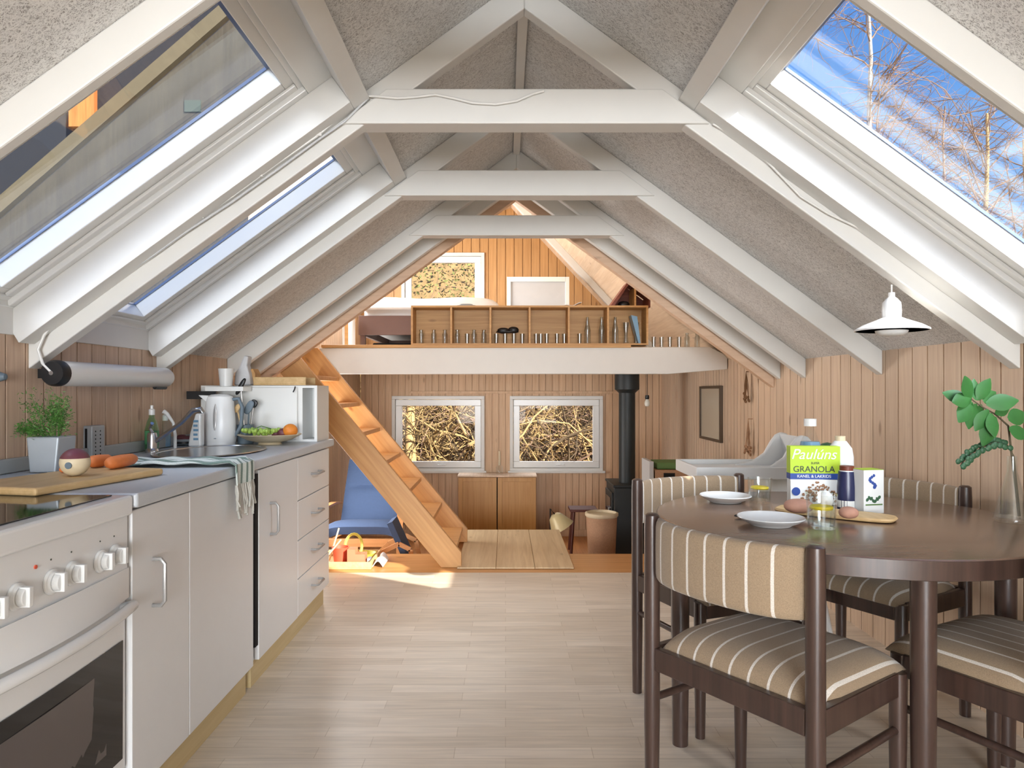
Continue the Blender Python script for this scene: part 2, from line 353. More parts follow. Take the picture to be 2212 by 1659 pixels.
def tag(o, label=None, cat=None, group=None, kind=None):
    if label: o['label'] = label
    if cat: o['category'] = cat
    if group: o['group'] = group
    if kind: o['kind'] = kind
    return o
def thing(name, label, cat, loc=(0, 0, 0), rz=0, group=None):
    o = bpy.data.objects.new(name, None); COL.objects.link(o); o.location = loc; o.rotation_euler = (0, 0, rz)
    o.empty_display_size = .05; BASE[o.name] = V(loc) if rz == 0 else V((0, 0, 0))
    return tag(o, label, cat, group)
def local_thing(name, label, cat, group=None):
    o = thing(name, label, cat, (0, 0, 0), 0, group); BASE[o.name] = V((0, 0, 0)); return o
def place(o, loc, rz=0): o.location = loc; o.rotation_euler = (0, 0, rz); return o
def dup(o, label=None, parent=None):
    c = o.copy(); COL.objects.link(c); c.parent = parent
    if label: c['label'] = label
    for ch in list(o.children): dup(ch, None, c)
    return c
def text(body, mat, size, M, parent, name='lettering', ext=.0004, align='CENTER', shear=0):
    cu = bpy.data.curves.new(name, 'FONT'); cu.body = body; cu.size = size; cu.extrude = ext; cu.align_x = align; cu.align_y = 'CENTER'; cu.shear = shear
    tmp = bpy.data.objects.new(name + '_tmp', cu); me = bpy.data.meshes.new_from_object(tmp); bpy.data.objects.remove(tmp)
    o = bpy.data.objects.new(name, me); COL.objects.link(o); o.parent = parent; o.matrix_local = M; me.materials.clear(); me.materials.append(MATS[mat]); return o
def at(px, py, Y): return V(((px - VX) * Y / F, Y, H - (py - VY) * Y / F))
def struct(o): return tag(o, kind='structure')

# ------------------------------------------------------------------ the shell
XL, XR, RX = -1.52, 1.64, .06
TH = math.radians(36.0); CT, ST = math.cos(TH), math.sin(TH)
RZ = 2.425; EAVE = RZ - math.tan(TH) * 1.58
YB, YG, YF = -5.0, 4.27, 7.28
ZS = -.42
def cz(x, d=0): return RZ - math.tan(TH) * abs(x - RX) + d
def boards(mb, axis, pos, nrm, a0, a1, zf0, zf1, width, holes=(), off=0.0, gap=.0035, th=.012, back=.05):
    """vertical boards on a wall; axis = running axis (0 x, 1 y); pos = inner face; nrm = +-1 to the room; zf = z functions."""
    cuts = set([a0, a1])
    k = math.floor((a0 + off) / width)
    while k * width - off < a1:
        if k * width - off > a0: cuts.add(round(k * width - off, 5))
        k += 1
    bc = set(cuts)
    for h in holes: cuts.add(h[0]); cuts.add(h[1])
    cuts = sorted(cuts)
    def poly(u0, u1, za0, za1, zb0, zb1, d0, d1):
        pts = [(u0, za0), (u1, za1), (u1, zb1), (u0, zb0)]
        A, B = pos + nrm * d0, pos + nrm * d1
        if axis == 0: mb.prism(pts, 1, A, B)
        else: mb.prism(pts, 0, A, B)
    for u0, u1 in zip(cuts, cuts[1:]):
        if u1 - u0 < 1e-4: continue
        mid = (u0 + u1) / 2; hs = sorted([h for h in holes if h[0] - 1e-6 <= mid <= h[1]], key=lambda h: h[2])
        g0 = gap if u0 in bc else 0; g1 = gap if u1 in bc else 0
        lo0, lo1 = zf0(u0), zf0(u1); top0, top1 = zf1(u0), zf1(u1)
        segs = []; c0, c1 = lo0, lo1
        for h in hs: segs.append((c0, c1, h[2], h[2])); c0 = c1 = h[3]
        segs.append((c0, c1, top0, top1))
        for s0, s1, t0, t1 in segs:
            if t0 - s0 < .002 and t1 - s1 < .002: continue
            poly(u0 + g0, u1 - g1, s0, s1, t0, t1, -th, 0)
            poly(u0, u1, s0, s1, t0, t1, -th - back, -th)
c_ = lambda z: (lambda u: z)
mb = MB(); boards(mb, 1, XR, -1, YB, 4.53, c_(0.0), c_(EAVE + .02), .1); struct(mb.build('wall_right', 'pine_wall_right', origin=(XR, 0, 0)))
FEAVE = 1.33; FT = 1.07
def fz(x): return FEAVE + FT * (1.58 - abs(x - RX)) if x > RX else FEAVE + FT * 1.58 - .3 * abs(x - RX)
mb = MB(); boards(mb, 1, XR - .004, -1, 4.53, YF, c_(ZS), c_(FEAVE + .02), .07); struct(mb.build('wall_right_lower', 'pine_wall_right', origin=(XR, 0, 0)))
mb = MB(); boards(mb, 1, XL, 1, YB, 4.27, c_(0.0), c_(EAVE + .02), .088); struct(mb.build('wall_left', 'pine_wall_left', origin=(XL, 0, 0)))
mb = MB(); boards(mb, 1, XL, 1, 4.27, YF, c_(ZS), c_(2.56), .07, holes=((4.62, 5.62, .0, 1.0), (5.2, 6.5, 1.85, 2.4))); struct(mb.build('wall_left_lower', 'pine_wall_right', origin=(XL, 0, 0)))
W1 = (-1.16, -.25, .29, 1.02); W2 = (.075, .99, .29, 1.02)
mb = MB(); boards(mb, 0, YF, -1, XL, XR, c_(ZS), c_(1.42), .07, holes=(W1, W2)); struct(mb.build('wall_far', 'pine_wall_far', origin=(0, YF, 0)))
W3 = (-1.06, -.25, 1.86, 2.52)
mb = MB(); boards(mb, 0, YF, -1, XL, XR, c_(1.42), lambda x: max(1.43, fz(x) + .06), .09, holes=(W3,)); struct(mb.build('wall_far_gable', 'pine_gable', origin=(0, YF, 0)))
# closed gable behind the camera, with a window frame added for the fill lamp
mb = MB(); mb.prism([(XL - .1, 0), (XR + .1, 0), (XR + .1, EAVE + .1), (RX, RZ + .3), (XL - .1, EAVE + .1)], 1, YB, YB - .08); struct(mb.build('wall_back', 'white_paint', origin=(0, YB, 0)))
mb = MB(); mb.box(-1.4, 1.5, YB, YB + .05, .1, .17); mb.box(-1.4, 1.5, YB, YB + .05, 2.11, 2.18); mb.box(-1.4, -1.34, YB, YB + .05, .17, 2.11); mb.box(1.44, 1.5, YB, YB + .05, .17, 2.11)
struct(mb.build('window_7', 'white_paint'))
def added_side_window(n, y0, y1, z0, z1):
    mb = MB(); x0, x1 = XL - .06, XL + .012
    mb.box(x0, x1, y0 - .03, y1 + .03, z0 - .03, z0 + .03); mb.box(x0, x1, y0 - .03, y1 + .03, z1 - .03, z1 + .03)
    mb.box(x0, x1, y0 - .03, y0 + .03, z0 + .03, z1 - .03); mb.box(x0, x1, y1 - .03, y1 + .03, z0 + .03, z1 - .03)
    struct(mb.build('window_%d' % n, 'white_paint', bevel=.003))
added_side_window(8, 4.62, 5.62, .0, 1.0); added_side_window(9, 5.2, 6.5, 1.85, 2.4)  # added windows, openings made for the side and loft fill lamps
# floors
mb = MB(); mb.box(XL - .1, XR + .1, YB - .1, 4.21, -.12, 0); struct(mb.build('floor', 'laminate_floor', origin=(0, 0, 0)))
mb = MB(); mb.box(XL, XR, 4.21, 4.70, -.05, .0); mb.box(XL, XR, 4.21, 4.25, ZS, -.05); mb.box(XL, XR, 4.66, 4.70, ZS, -.05); struct(mb.build('floor_threshold', 'floor_pine', origin=(0, 0, 0), bevel=.003))
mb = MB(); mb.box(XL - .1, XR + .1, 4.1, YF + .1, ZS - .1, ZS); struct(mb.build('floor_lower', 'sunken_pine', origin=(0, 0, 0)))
# baseboard in the far room, white batten at the right wall corner
mb = MB(); mb.box(XL + .01, XR - .01, YF - .016, YF, ZS, ZS + .07); struct(mb.build('baseboard_far', 'pine_wall_far', bevel=.002))
mb = MB(); mb.box(XR - .008, XR, 4.50, 4.56, 0, FEAVE - .06); struct(mb.build('trim_1', 'pine_wall_right', bevel=.002))

# roof of the near room: thick wood-wool slabs in strips, leaving the skylight bays open
R0, R1, R2, R3 = 1.36, 2.21, 3.02, 3.79
def slab(mb, s, ua, ub, y0, y1, t=.19):
    P = lambda u, d: (RX + s * u, RZ - math.tan(TH) * u + d)
    mb.prism([P(ua, 0), P(ub, 0), P(ub, t), P(ua, t)], 1, y0, y1)
for s, nm, bays in ((-1, 'ceiling_left', ((R0 + .06, R1), (R1 + .06, R2))), (1, 'ceiling_right', ((R0 + .06, R1),))):
    mb = MB(); y = YB
    for (a, b) in bays:
        slab(mb, s, 0, 1.75, y, a); slab(mb, s, 0, .52, a, b); y = b
    slab(mb, s, 0, 1.75, y, YG)
    struct(mb.build(nm, 'wood_wool_board', origin=(0, 0, 0)))
mb = MB(); mb.box(RX - .018, RX + .018, YB, YG, RZ - .034, RZ - .006); struct(mb.build('trim_2', 'white_paint', bevel=.002))
# rafters and collar beams
tn = 3
for i, y in enumerate((R0 - .83, R0, R1, R2, R3, YG - .13)):
    mb = MB()
    for s in (-1, 1):
        P = lambda u, d: (RX + s * u, RZ - math.tan(TH) * u + d)
        uu = 1.58
        dd, tt = (.085, .03) if i == 1 else (.106, .05); mb.prism([P(0, .0), P(uu, .0), P(uu, -dd), P(0, -dd)], 1, y, y + tt)
    struct(mb.build('ceiling_rafter', 'white_paint', bevel=.004))
    if i < 5:
        zt = 2.058; ub = (RZ - .05 - 1.948) / math.tan(TH)
        mb = MB(); mb.prism([(RX - ub, 1.948), (RX + ub, 1.948), (RX + ub - .15, zt), (RX - ub + .15, zt)], 1, y - .012, y + .07)
        struct(mb.build('ceiling_beam', 'white_paint', bevel=.004))
# pine edge rafter at the end of the near roof
mb = MB()
for s in (-1, 1):
    P = lambda u, d: (RX + s * u, RZ - math.tan(TH) * u + d)
    mb.prism([P(0, -.05), P(1.58, -.05), P(1.58, -.155), P(0, -.155)], 1, YG - .03, YG + .03)
struct(mb.build('ceiling_rafter', 'pine_trim', bevel=.003))
# board infill between near and far roof
mb = MB()
for s in (-1, 1):
    mb.prism([(RX, RZ - .02), (RX + s * 1.6, EAVE), (RX + s * 1.6, FEAVE + .1 if s > 0 else 2.7), (RX, 3.15)], 1, YG + .03, YG + .06)
struct(mb.build('wall_infill', 'white_paint', origin=(0, YG, 0)))

def skylight(n, s, y0, y1, label=None):
    """three-step roof window in the bay y0..y1 on slope s."""
    def P(a, p): return (RX + s * (a * CT + p * ST), RZ - a * ST + p * CT)
    def ring(mb, a0, a1, yy0, yy1, w, p0, p1, wb=None):
        wb = wb or w
        mb.prism([P(a0, p0), P(a0 + w, p0), P(a0 + w, p1), P(a0, p1)], 1, yy0, yy1)
        mb.prism([P(a1 - wb, p0), P(a1, p0), P(a1, p1), P(a1 - wb, p1)], 1, yy0, yy1)
        for ya, yb in ((yy0, yy0 + w), (yy1 - w, yy1)):
            mb.prism([P(a0 + w, p0), P(a1 - wb, p0), P(a1 - wb, p1), P(a0 + w, p1)], 1, ya, yb)
    root = bpy.data.objects.new('window_%d' % n, None); COL.objects.link(root); BASE[root.name] = V((0, 0, 0)); struct(root)
    mb = MB()
    mb.prism([P(.63, -.035), P(.69, -.035), P(.69, .2), P(.63, .2)], 1, y0, y1)                     # top lining
    for ya, yb, yc in ((y0, y0 + .02, y0 + .02), (y1 - .072, y1, y1)):
        mb.prism([P(.69, -.035), P(1.953, -.035), P(1.945, .062), P(.69, .062)], 1, ya, yb)
        mb.prism([P(.62, .062), P(1.95, .062), P(1.95, .15), P(.62, .15)], 1, yb - .02, yb)
    xw = RX + s * 1.58
    mb.box(xw - s * .004, xw + s * .03, y0, y1, EAVE - .004, 1.42)                                  # vertical bottom lining
    mb.box(xw - s * .014, xw + s * .03, y0, y1, 1.40, 1.42)
    mb.build('lining', 'white_paint', root, bevel=.002)
    mb = MB(); ring(mb, .685, 1.95, y0 + .0, y1 - .0, .095, .062, .15, .05); mb.build('window_frame', 'white_gloss', root, bevel=.003)
    mb = MB(); ring(mb, .73, 1.93, y0 + .05, y1 - .055, .10, .0886, .155, .075)
    ring(mb, .738, 1.935, y0 + .045, y1 - .06, .06, .078, .0886)
    mb.build('sash', 'white_gloss', root, bevel=.003)
    mb = MB(); ring(mb, .83, 1.862, y0 + .146, y1 - .148, .010, .148, .157); mb.build('gasket', 'gasket_sky_reflection', root)
    mb = MB(); mb.prism([P(.825, .1575), P(1.864, .1575), P(1.864, .163), P(.825, .163)], 1, y0 + .145, y1 - .145); mb.build('pane', 'window_glass', root)
    return root
skylight(1, -1, R0 + .06, R1); skylight(2, -1, R1 + .06, R2); skylight(3, 1, R0 + .06, R1)

# far room roof
mb = MB()
for s in (-1, 1):
    P = lambda u, d: (RX + s * u, fz(RX + s * u) + d)
    mb.prism([P(1e-5, 0), P(1.62, 0), P(1.62, .2), P(1e-5, .2)], 1, YG + .06, YF + .1)
struct(mb.build('ceiling_far', 'pine_pale', origin=(0, 0, 0)))
for y in (7.02,):
    mb = MB()
    for s in (-1, 1):
        P = lambda u, d: (RX + s * u, fz(RX + s * u) + d)
        mb.prism([P(1e-5, 0), P(1.5, 0), P(1.5, -.09), P(1e-5, -.09)], 1, y - .3, y - .24)
    struct(mb.build('ceiling_rafter', 'white_paint', bevel=.003))
# loft floor, its white front beam and pine edge
mb = MB(); mb.box(XL + .01, XR - .01, 5.17, YF - .01, 1.33, 1.42); struct(mb.build('floor_loft', 'white_paint', origin=(0, 0, 0)))
mb = MB(); mb.prism([(XL + .01, 1.226), (1.2, 1.226), (XR - .01, 1.262), (XR - .01, 1.36), (1.5, 1.425), (XL + .1, 1.416)], 1, 5.1, 5.17); struct(mb.build('loft_beam', 'white_paint', bevel=.004))
mb = MB(); mb.box(-1.35, .92, 5.085, 5.3, 1.418, 1.44); struct(mb.build('trim_3', 'pine_shelf', bevel=.003))
mb = MB(); mb.box(-1.0, 1.2, YF - .02, YF, 1.075, 1.10); struct(mb.build('trim_4', 'pine_wall_far', bevel=.002))

# windows of the far gable
def casement(n, w, depth=.03, handle=True):
    x0, x1, z0, z1 = w; root = bpy.data.objects.new('window_%d' % n, None); COL.objects.link(root); BASE[root.name] = V((0, 0, 0)); struct(root)
    def ring(mb, a, b, c, d, wd, ya, yb):
        mb.box(a, b, ya, yb, c, c + wd); mb.box(a, b, ya, yb, d - wd, d); mb.box(a, a + wd, ya, yb, c + wd, d - wd); mb.box(b - wd, b, ya, yb, c + wd, d - wd)
    mb = MB(); ring(mb, x0 - .03, x1 + .03, z0 - .03, z1 + .03, .035, YF - .02, YF + .06); mb.box(x0 - .05, x1 + .05, YF - .05, YF, z0 - .045, z0 - .022)
    mb.build('window_frame', 'white_paint', root, bevel=.003)
    mb = MB(); ring(mb, x0 + .008, x1 - .008, z0 + .008, z1 - .008, .065, YF + .0, YF + .045); mb.build('sash', 'white_gloss', root, bevel=.004)
    mb = MB(); mb.box(x0 + .07, x1 - .07, YF + .02, YF + .026, z0 + .07, z1 - .07); mb.build('pane', 'window_glass', root)
    if handle:
        mb = MB(); xm = (x0 + x1) / 2 + .05; mb.box(xm - .03, xm + .03, YF - .018, YF, z0 + .03, z0 + .045); mb.box(xm - .055, xm - .01, YF - .025, YF - .012, z0 + .034, z0 + .044)
        mb.build('window_latch', 'white_gloss', root, bevel=.002)
casement(4, W1); casement(5, W2); casement(6, W3, handle=False)
#====================================================================== KITCHEN (left)
XF = -.915            # door plane
def hbar(mb, x, y0, z0, y1, z1, r=.0055, out=.032):
    """D handle standing off the door plane towards +x"""
    a, b = V((x, y0, z0)), V((x, y1, z1)); o = V((out, 0, 0)); d = (b - a).normalized() * .012
    mb.tube([a, a + o * .7, a + o + d, b + o - d, b + o * .7, b], r, 8)
def cabinet(name, label, y0, y1, doors=(), drawers=(), plinth=True, zb=.10, zt=.812, zc=None):
    t = thing(name, label, 'cabinet', (-1.2, (y0 + y1) / 2, 0))
    mb = MB(); mb.box(-1.50, XF - .02, y0, y1, zb, zc or zt)
    if zc: mb.box(XF - .04, XF - .02, y0, y1, zc, zt); mb.box(-1.50, -1.485, y0, y1, zc, zt)
    mb.build('carcass', 'cupboard_white', t, bevel=.002)
    if plinth: mb = MB(); mb.box(-1.50, XF - .03, y0, y1, 0, zb); mb.build('plinth', 'plinth_pine', t)
    for (a, b, hy) in doors:
        mb = MB(); mb.box(XF - .018, XF, a + .002, b - .002, zb + .003, zt - .005); d = mb.build('door', 'cupboard_white', t, bevel=.002)
        if hy is not None:
            mb = MB(); hbar(mb, XF, hy, .545, hy, .665); mb.build('handle', 'handle_grey', d, smooth=True)
    for (z0, z1) in drawers:
        mb = MB(); mb.box(XF - .018, XF, y0 + .002, y1 - .002, z0 + .002, z1 - .002); d = mb.build('drawer', 'cupboard_white', t, bevel=.002)
        ym = (y0 + y1) / 2; mb = MB(); hbar(mb, XF, ym - .06, (z0 + z1) / 2, ym + .06, (z0 + z1) / 2); mb.build('handle', 'handle_grey', d, smooth=True)
    return t
cabinet('base_cabinet', 'white kitchen cabinet with two tall doors under the sink, beside the stove', 1.70, 2.525, doors=((1.70, 2.01, 1.80), (2.01, 2.522, None)), zc=.69)
cabinet('base_cabinet', 'white single-door kitchen cabinet between sink cabinet and drawer cabinet', 2.575, 3.06, doors=((2.575, 3.06, 2.70),), zc=.69)
cabinet('drawer_cabinet', 'white kitchen drawer cabinet with four drawers at the end of the run', 3.06, 3.60, drawers=((.103, .27), (.27, .44), (.44, .615), (.615, .807)), zc=.69)
# dark strip flush with the doors, standing in for the shaded gap
t = thing('dark_gap_strip', 'narrow dark strip standing in for the shaded gap between the two white door cabinets', 'panel', (-1.1, 2.56, 0))
mb = MB(); mb.box(-.99, XF - .002, 2.545, 2.573, .16, .795); mb.build('panel', 'dark_void', t)
# worktop with sink cut-out (elliptic) 
WX0, WX1, WY0, WY1, WT = -1.508, -.900, 1.695, 3.65, .85
SC, SR = V((-1.21, 2.86, 0)), (.185, .285)
def worktop():
    mb = MB(); n = 48; vs = []
    out = []
    for k in range(n):
        t = 2 * PI * k / n; dx, dy = math.cos(t), math.sin(t)
        tx = ((WX1 if dx > 0 else WX0) - SC.x) / dx if abs(dx) > 1e-6 else 1e9
        ty = ((WY1 if dy > 0 else WY0) - SC.y) / dy if abs(dy) > 1e-6 else 1e9
        q = min(tx, ty); out.append((SC.x + dx * q, SC.y + dy * q))
    # make sure that the four corners exist
    for cx, cy in ((WX0, WY0), (WX1, WY0), (WX0, WY1), (WX1, WY1)):
        k = min(range(n), key=lambda i: (out[i][0] - cx) ** 2 + (out[i][1] - cy) ** 2); out[k] = (cx, cy)
    inn = [(SC.x + SR[0] * math.cos(2 * PI * k / n), SC.y + SR[1] * math.sin(2 * PI * k / n)) for k in range(n)]
    for z in (WT, WT - .036):
        vs += [(x, y, z) for x, y in out] + [(x, y, z) for x, y in inn]
    fs = []
    for k in range(n):
        j = (k + 1) % n
        fs += [(k, j, n + j, n + k), (2 * n + n + k, 2 * n + n + j, 2 * n + j, 2 * n + k), (j, k, 2 * n + k, 2 * n + j), (n + k, n + j, 3 * n + j, 3 * n + k)]
    mb.add(vs, fs); return mb
t = thing('worktop', 'pale grey kitchen worktop with rounded front edge over the white cabinets', 'worktop', (-1.2, 2.67, WT - .036))
worktop().build('slab', 'worktop_grey', t, bevel=.008, seg=3)
mb = MB(); mb.box(-1.518, -1.502, 1.0, 3.40, WT + .001, WT + .045); struct(mb.build('trim_5', 'upstand_grey', bevel=.004))
t = thing('kitchen_sink', 'oval stainless steel sink set in the grey worktop', 'sink', (SC.x, SC.y, .70))
mb = MB(); mb.lathe([(1.08, .004), (1.07, .008), (1.0, .006), (.97, -.01), (.94, -.10), (.86, -.135), (.4, -.142), (0, -.142)], (SC.x, SC.y, WT), 40, 2, SR[0], SR[1]); mb.build('bowl', 'steel', t, smooth=True)
mb = MB()
for i in range(4): mb.box(SC.x - .062 + i * .014, SC.x - .055 + i * .014, SC.y + .255, SC.y + .262, WT - .055, WT - .02)
mb.build('overflow_slots', 'black_plastic', t)
mb = MB(); mb.lathe([(.03, 0), (.03, .004), (.0, .004)], (SC.x, SC.y, WT - .142), 16); mb.build('drain', 'steel', t, smooth=True)
# stove
t = thing('stove', 'white freestanding electric stove with black glass oven door and ceramic hob', 'stove', (-1.2, 1.39, 0))
SY0, SY1 = 1.085, 1.688
def bow(y): return .028 * (1 - ((y - (SY0 + SY1) / 2) / ((SY1 - SY0) / 2)) ** 2)
def bowed(z0, z1, x, b0, b1, mat, name, par, y0=SY0, y1=SY1, th=.02, bev=.003):
    mb = MB(); n = 16
    mb.sheet(lambda u, v: (x + (b0 + (b1 - b0) * v) * bow(y0 + (y1 - y0) * u) / .028, y0 + (y1 - y0) * u, z0 + (z1 - z0) * v), n, 4, th)
    return mb.build(name, mat, par, smooth=True)
mb = MB(); mb.box(-1.49, -.955, SY0, SY1, .03, .80); mb.build('body', 'enamel', t, bevel=.003)
mb = MB(); mb.box(-1.49, -.93, SY0 + .01, SY1 - .01, .0, .05); mb.build('plinth', 'enamel', t)
mb = MB(); mb.box(-1.495, -.905, SY0 - .002, SY1 + .002, .80, .848); mb.build('top_frame', 'enamel', t, bevel=.008, seg=3)
mb = MB(); mb.box(-1.47, -.945, SY0 + .02, SY1 - .02, .848, .851); mb.build('ceramic_hob', 'black_glass', t, bevel=.001)
mb = MB(); mb.box(-.965, -.918, SY0, SY1, .665, .80); cp = mb.build('control_panel', 'enamel', t, bevel=.003)
bowed(.60, .672, -.915, .032, .006, 'enamel', 'lower_panel', t, th=.03)
def knob(y, z):
    mb = MB(); mb.lathe([(.026, 0), (.026, .006), (.021, .008), (.021, .012)], (-.918, y, z), 24, 0); mb.box(-.912, -.887, y - .006, y + .006, z - .019, z + .019); mb.lathe([(.0185, .012), (.017, .024), (0, .025)], (-.918, y, z), 24, 0)
    return mb.build('knob', 'plastic_white', t, bevel=.0015, smooth=True)
for y in (1.628, 1.572, 1.468, 1.402, 1.30, 1.235, 1.165): knob(y, .715)
mb = MB(); mb.lathe([(.004, 0), (.004, .003), (0, .003)], (-.9185, 1.355, .757), 10, 0); mb.build('indicator_light', 'toy_red', t)
mb = MB()
for y in (1.628, 1.572, 1.468, 1.402):
    mb = MB(); mb.lathe([(.002, 0), (.002, .001), (0, .001)], (-.9182, y, .76), 8, 0); mb.build('printed_mark', 'print_dark', t)
od = bowed(.185, .59, -.925, 0, .012, 'enamel', 'door', t, th=.03)
mb = MB(); mb.sheet(lambda u, v: (-.9225 + .012 * (v * .8) * bow(SY0 + .04 + (SY1 - SY0 - .06) * u) / .028, SY0 + .03 + (SY1 - SY0 - .045) * u, .215 + .285 * v), 14, 3, .002)
og = mb.build('door_glass', 'black_glass', od, smooth=True)
mb = MB(); mb.sheet(lambda u, v: (-.9215 + .012 * (v * .8) * bow(SY0 + .04 + (SY1 - SY0 - .06) * u) / .028, SY0 + .10 + (SY1 - SY0 - .185) * u, .26 + .2 * v), 14, 3, .002)
mb.build('viewing_window', 'oven_glass', od, smooth=True)
mb = MB(); mb.box(-.9218, -.9205, 1.40, 1.425, .232, .24); mb.build('brand_mark', 'print_white', od)
mb = MB(); pts = [(-.915 + .02 + .9 * bow(SY0 + (SY1 - SY0) * i / 16), SY0 + .02 + (SY1 - SY0 - .04) * i / 16, .585) for i in range(17)]
pts = [(-.92, SY0 + .018, .578)] + pts + [(-.92, SY1 - .018, .578)]
mb.tube(pts, .013, 10); mb.build('handle', 'enamel', od, smooth=True)
mb = MB(); mb.box(-.955, -.925, SY0 + .002, SY1 - .002, .05, .178); mb.build('drawer', 'enamel', t, bevel=.003)

# white cupboard standing on the worktop end
t = thing('counter_cupboard', 'small white cupboard with a narrow open niche standing on the worktop end', 'cupboard', (-1.2, 3.53, WT))
zc0 = WT + .001
mb = MB(); mb.box(-1.5, -1.0, 3.42, 3.645, zc0, 1.128); mb.box(-1.0, -.928, 3.60, 3.645, zc0, 1.128); mb.box(-1.0, -.942, 3.42, 3.60, zc0, WT + .012); mb.box(-1.0, -.942, 3.42, 3.60, 1.116, 1.128); mb.box(-.942, -.928, 3.42, 3.60, zc0, 1.128)
mb.build('carcass', 'white_gloss', t)
mb = MB(); mb.box(-1.49, -1.022, 3.404, 3.419, WT + .012, 1.118); mb.build('door', 'white_gloss', t, bevel=.003)
mb = MB(); mb.tube([(-1.03, 3.40, 1.122), (-1.03, 3.39, 1.11), (-1.037, 3.39, 1.095)], .003, 6); mb.build('hook', 'black_plastic', t)
# wall shelf with things on it
zsh = 1.122
t = thing('wall_shelf', 'small white shelf block on the plank wall carrying a white cup', 'shelf', (-1.42, 3.33, 1.1))
mb = MB(); mb.box(-1.42, -1.24, 3.28, 3.39, zsh - .022, zsh); mb.build('board', 'white_gloss', t, bevel=.002)
mb = MB(); mb.box(-1.516, -1.38, 3.30, 3.31, zsh - .06, zsh - .0225); mb.build('bracket', 'black_plastic', t)
mb = MB(); mb.lathe([(.028, 0), (.036, .085), (.033, .085), (.026, .004), (0, .004)], (-1.34, 3.33, zsh + .001), 20); tag(mb.build('white_cup', 'plastic_white', smooth=True), 'white plastic cup standing on the small white shelf', 'cup')
zz = 1.129
mb = MB(); bx = -1.31; mb.prism([(bx - .045, zz), (bx + .04, zz), (bx + .032, zz + .06), (bx + .02, zz + .10), (bx + .028, zz + .145), (bx + .005, zz + .15), (bx - .014, zz + .10), (bx - .04, zz + .06)], 1, 3.46, 3.52)
tag(mb.build('paper_bag', 'white_fabric', bevel=.008), 'crumpled white paper bag behind the white cup', 'bag')
t = thing('wooden_tray', 'low pine tray lying on top of the white counter cupboard', 'tray', (-1.1, 3.53, 1.129))
mb = MB(); mb.box(-1.25, -.99, 3.44, 3.62, 1.1295, 1.136); mb.box(-1.25, -.99, 3.44, 3.452, 1.136, 1.17); mb.box(-1.25, -.99, 3.61, 3.62, 1.136, 1.17); mb.build('tray_body', 'board_beech', t, bevel=.002)
mb = MB(); mb.prism([(-1.30, 1.129), (-1.262, 1.129), (-1.262, 1.19), (-1.275, 1.215), (-1.29, 1.21), (-1.30, 1.18)], 1, 3.5, 3.58); tag(mb.build('wooden_block', 'pine_shelf', bevel=.003), 'upright pine block between paper bag and tray', 'block')

# tube lamp over the counter
ya, yb, lx, lz = 2.20, 2.93, -1.43, 1.157
t = thing('tube_lamp', 'white cylindrical wall lamp with black end cap above the counter', 'lamp', (lx, (ya + yb) / 2, lz - .04))
mb = MB(); mb.tube([(lx, ya + .02, lz), (lx, yb - .02, lz), (lx, yb, lz)], [.041, .041, .034], 28); mb.build('lamp_shade', 'white_gloss', t, smooth=True)
mb = MB(); mb.tube([(lx, ya - .012, lz), (lx, ya, lz), (lx, ya + .022, lz)], [.036, .042, .042], 28); cap = mb.build('end_cap', 'black_plastic', t, smooth=True)
mb = MB(); mb.tube([(lx, ya - .016, lz), (lx, ya - .012, lz)], .007, 10); mb.build('screw_head', 'steel', cap)
mb = MB(); mb.tube([(lx, yb - .1, lz - .042), (lx, yb - .01, lz - .042)], .008, 8); mb.build('switch', 'black_plastic', t)
for y_ in (ya + .05, yb - .1):
    mb = MB(); mb.box(-1.516, lx - .02, y_, y_ + .03, lz - .015, lz + .015); mb.build('wall_bracket', 'black_plastic', t)
mb = MB(); c = V((XL, 2.1, H + .02)); mb.lathe([(.012, 0), (.016, .01), (.009, .03), (0, .032)], (XL, 2.07, 1.143), 12, 0); tag(mb.build('wall_hook', 'grey_blue', smooth=True), 'small grey knob hook on the left plank wall near the tube lamp', 'hook')

# things on the worktop
def on(px, py, z): Y = (H - z) * F / (py - VY); return V(((px - VX) * Y / F, Y, z))
b0 = on(60, 1058, WT + .001)
t = thing('cutting_board', 'pale beech cutting board with vegetables on it next to the stove', 'cutting board', (-1.18, 1.86, WT))
M = Matrix.Translation((-1.19, 1.86, WT)) @ Matrix.Rotation(math.radians(-12), 4, 'Z')
mb = MB(); mb.box(-.125, .125, -.2, .24, .0012, .021, M); mb.build('board', 'board_beech', t, bevel=.007, seg=3)
ZB = WT + .0215
t = thing('turnip', 'round purple and cream turnip on the cutting board', 'turnip', on(162, 1028, ZB))
c = on(162, 1028, ZB); mb = MB(); R = .037
mb.sell((c.x, c.y, ZB + R), (R, R, R), 1, 24, 16); mb.build('root', 'cream', t, smooth=True)
mb = MB(); vs = []
for i in range(7):
    a = PI / 2 * i / 6
mb.lathe([(R * 1.012 * math.cos(a), R + R * 1.012 * math.sin(a)) for a in [PI * .1 + (PI / 2 - PI * .1) * i / 6 for i in range(7)]], (c.x, c.y, ZB), 24); mb.build('purple_skin', 'plum', t, smooth=True)
mb = MB(); mb.tube([(c.x + .005, c.y - R * .96, ZB + R * .85), (c.x + .005, c.y - R * 1.03, ZB + R * .85)], .009, 12); mb.build('root_scar', 'grey_blue', t, smooth=True)
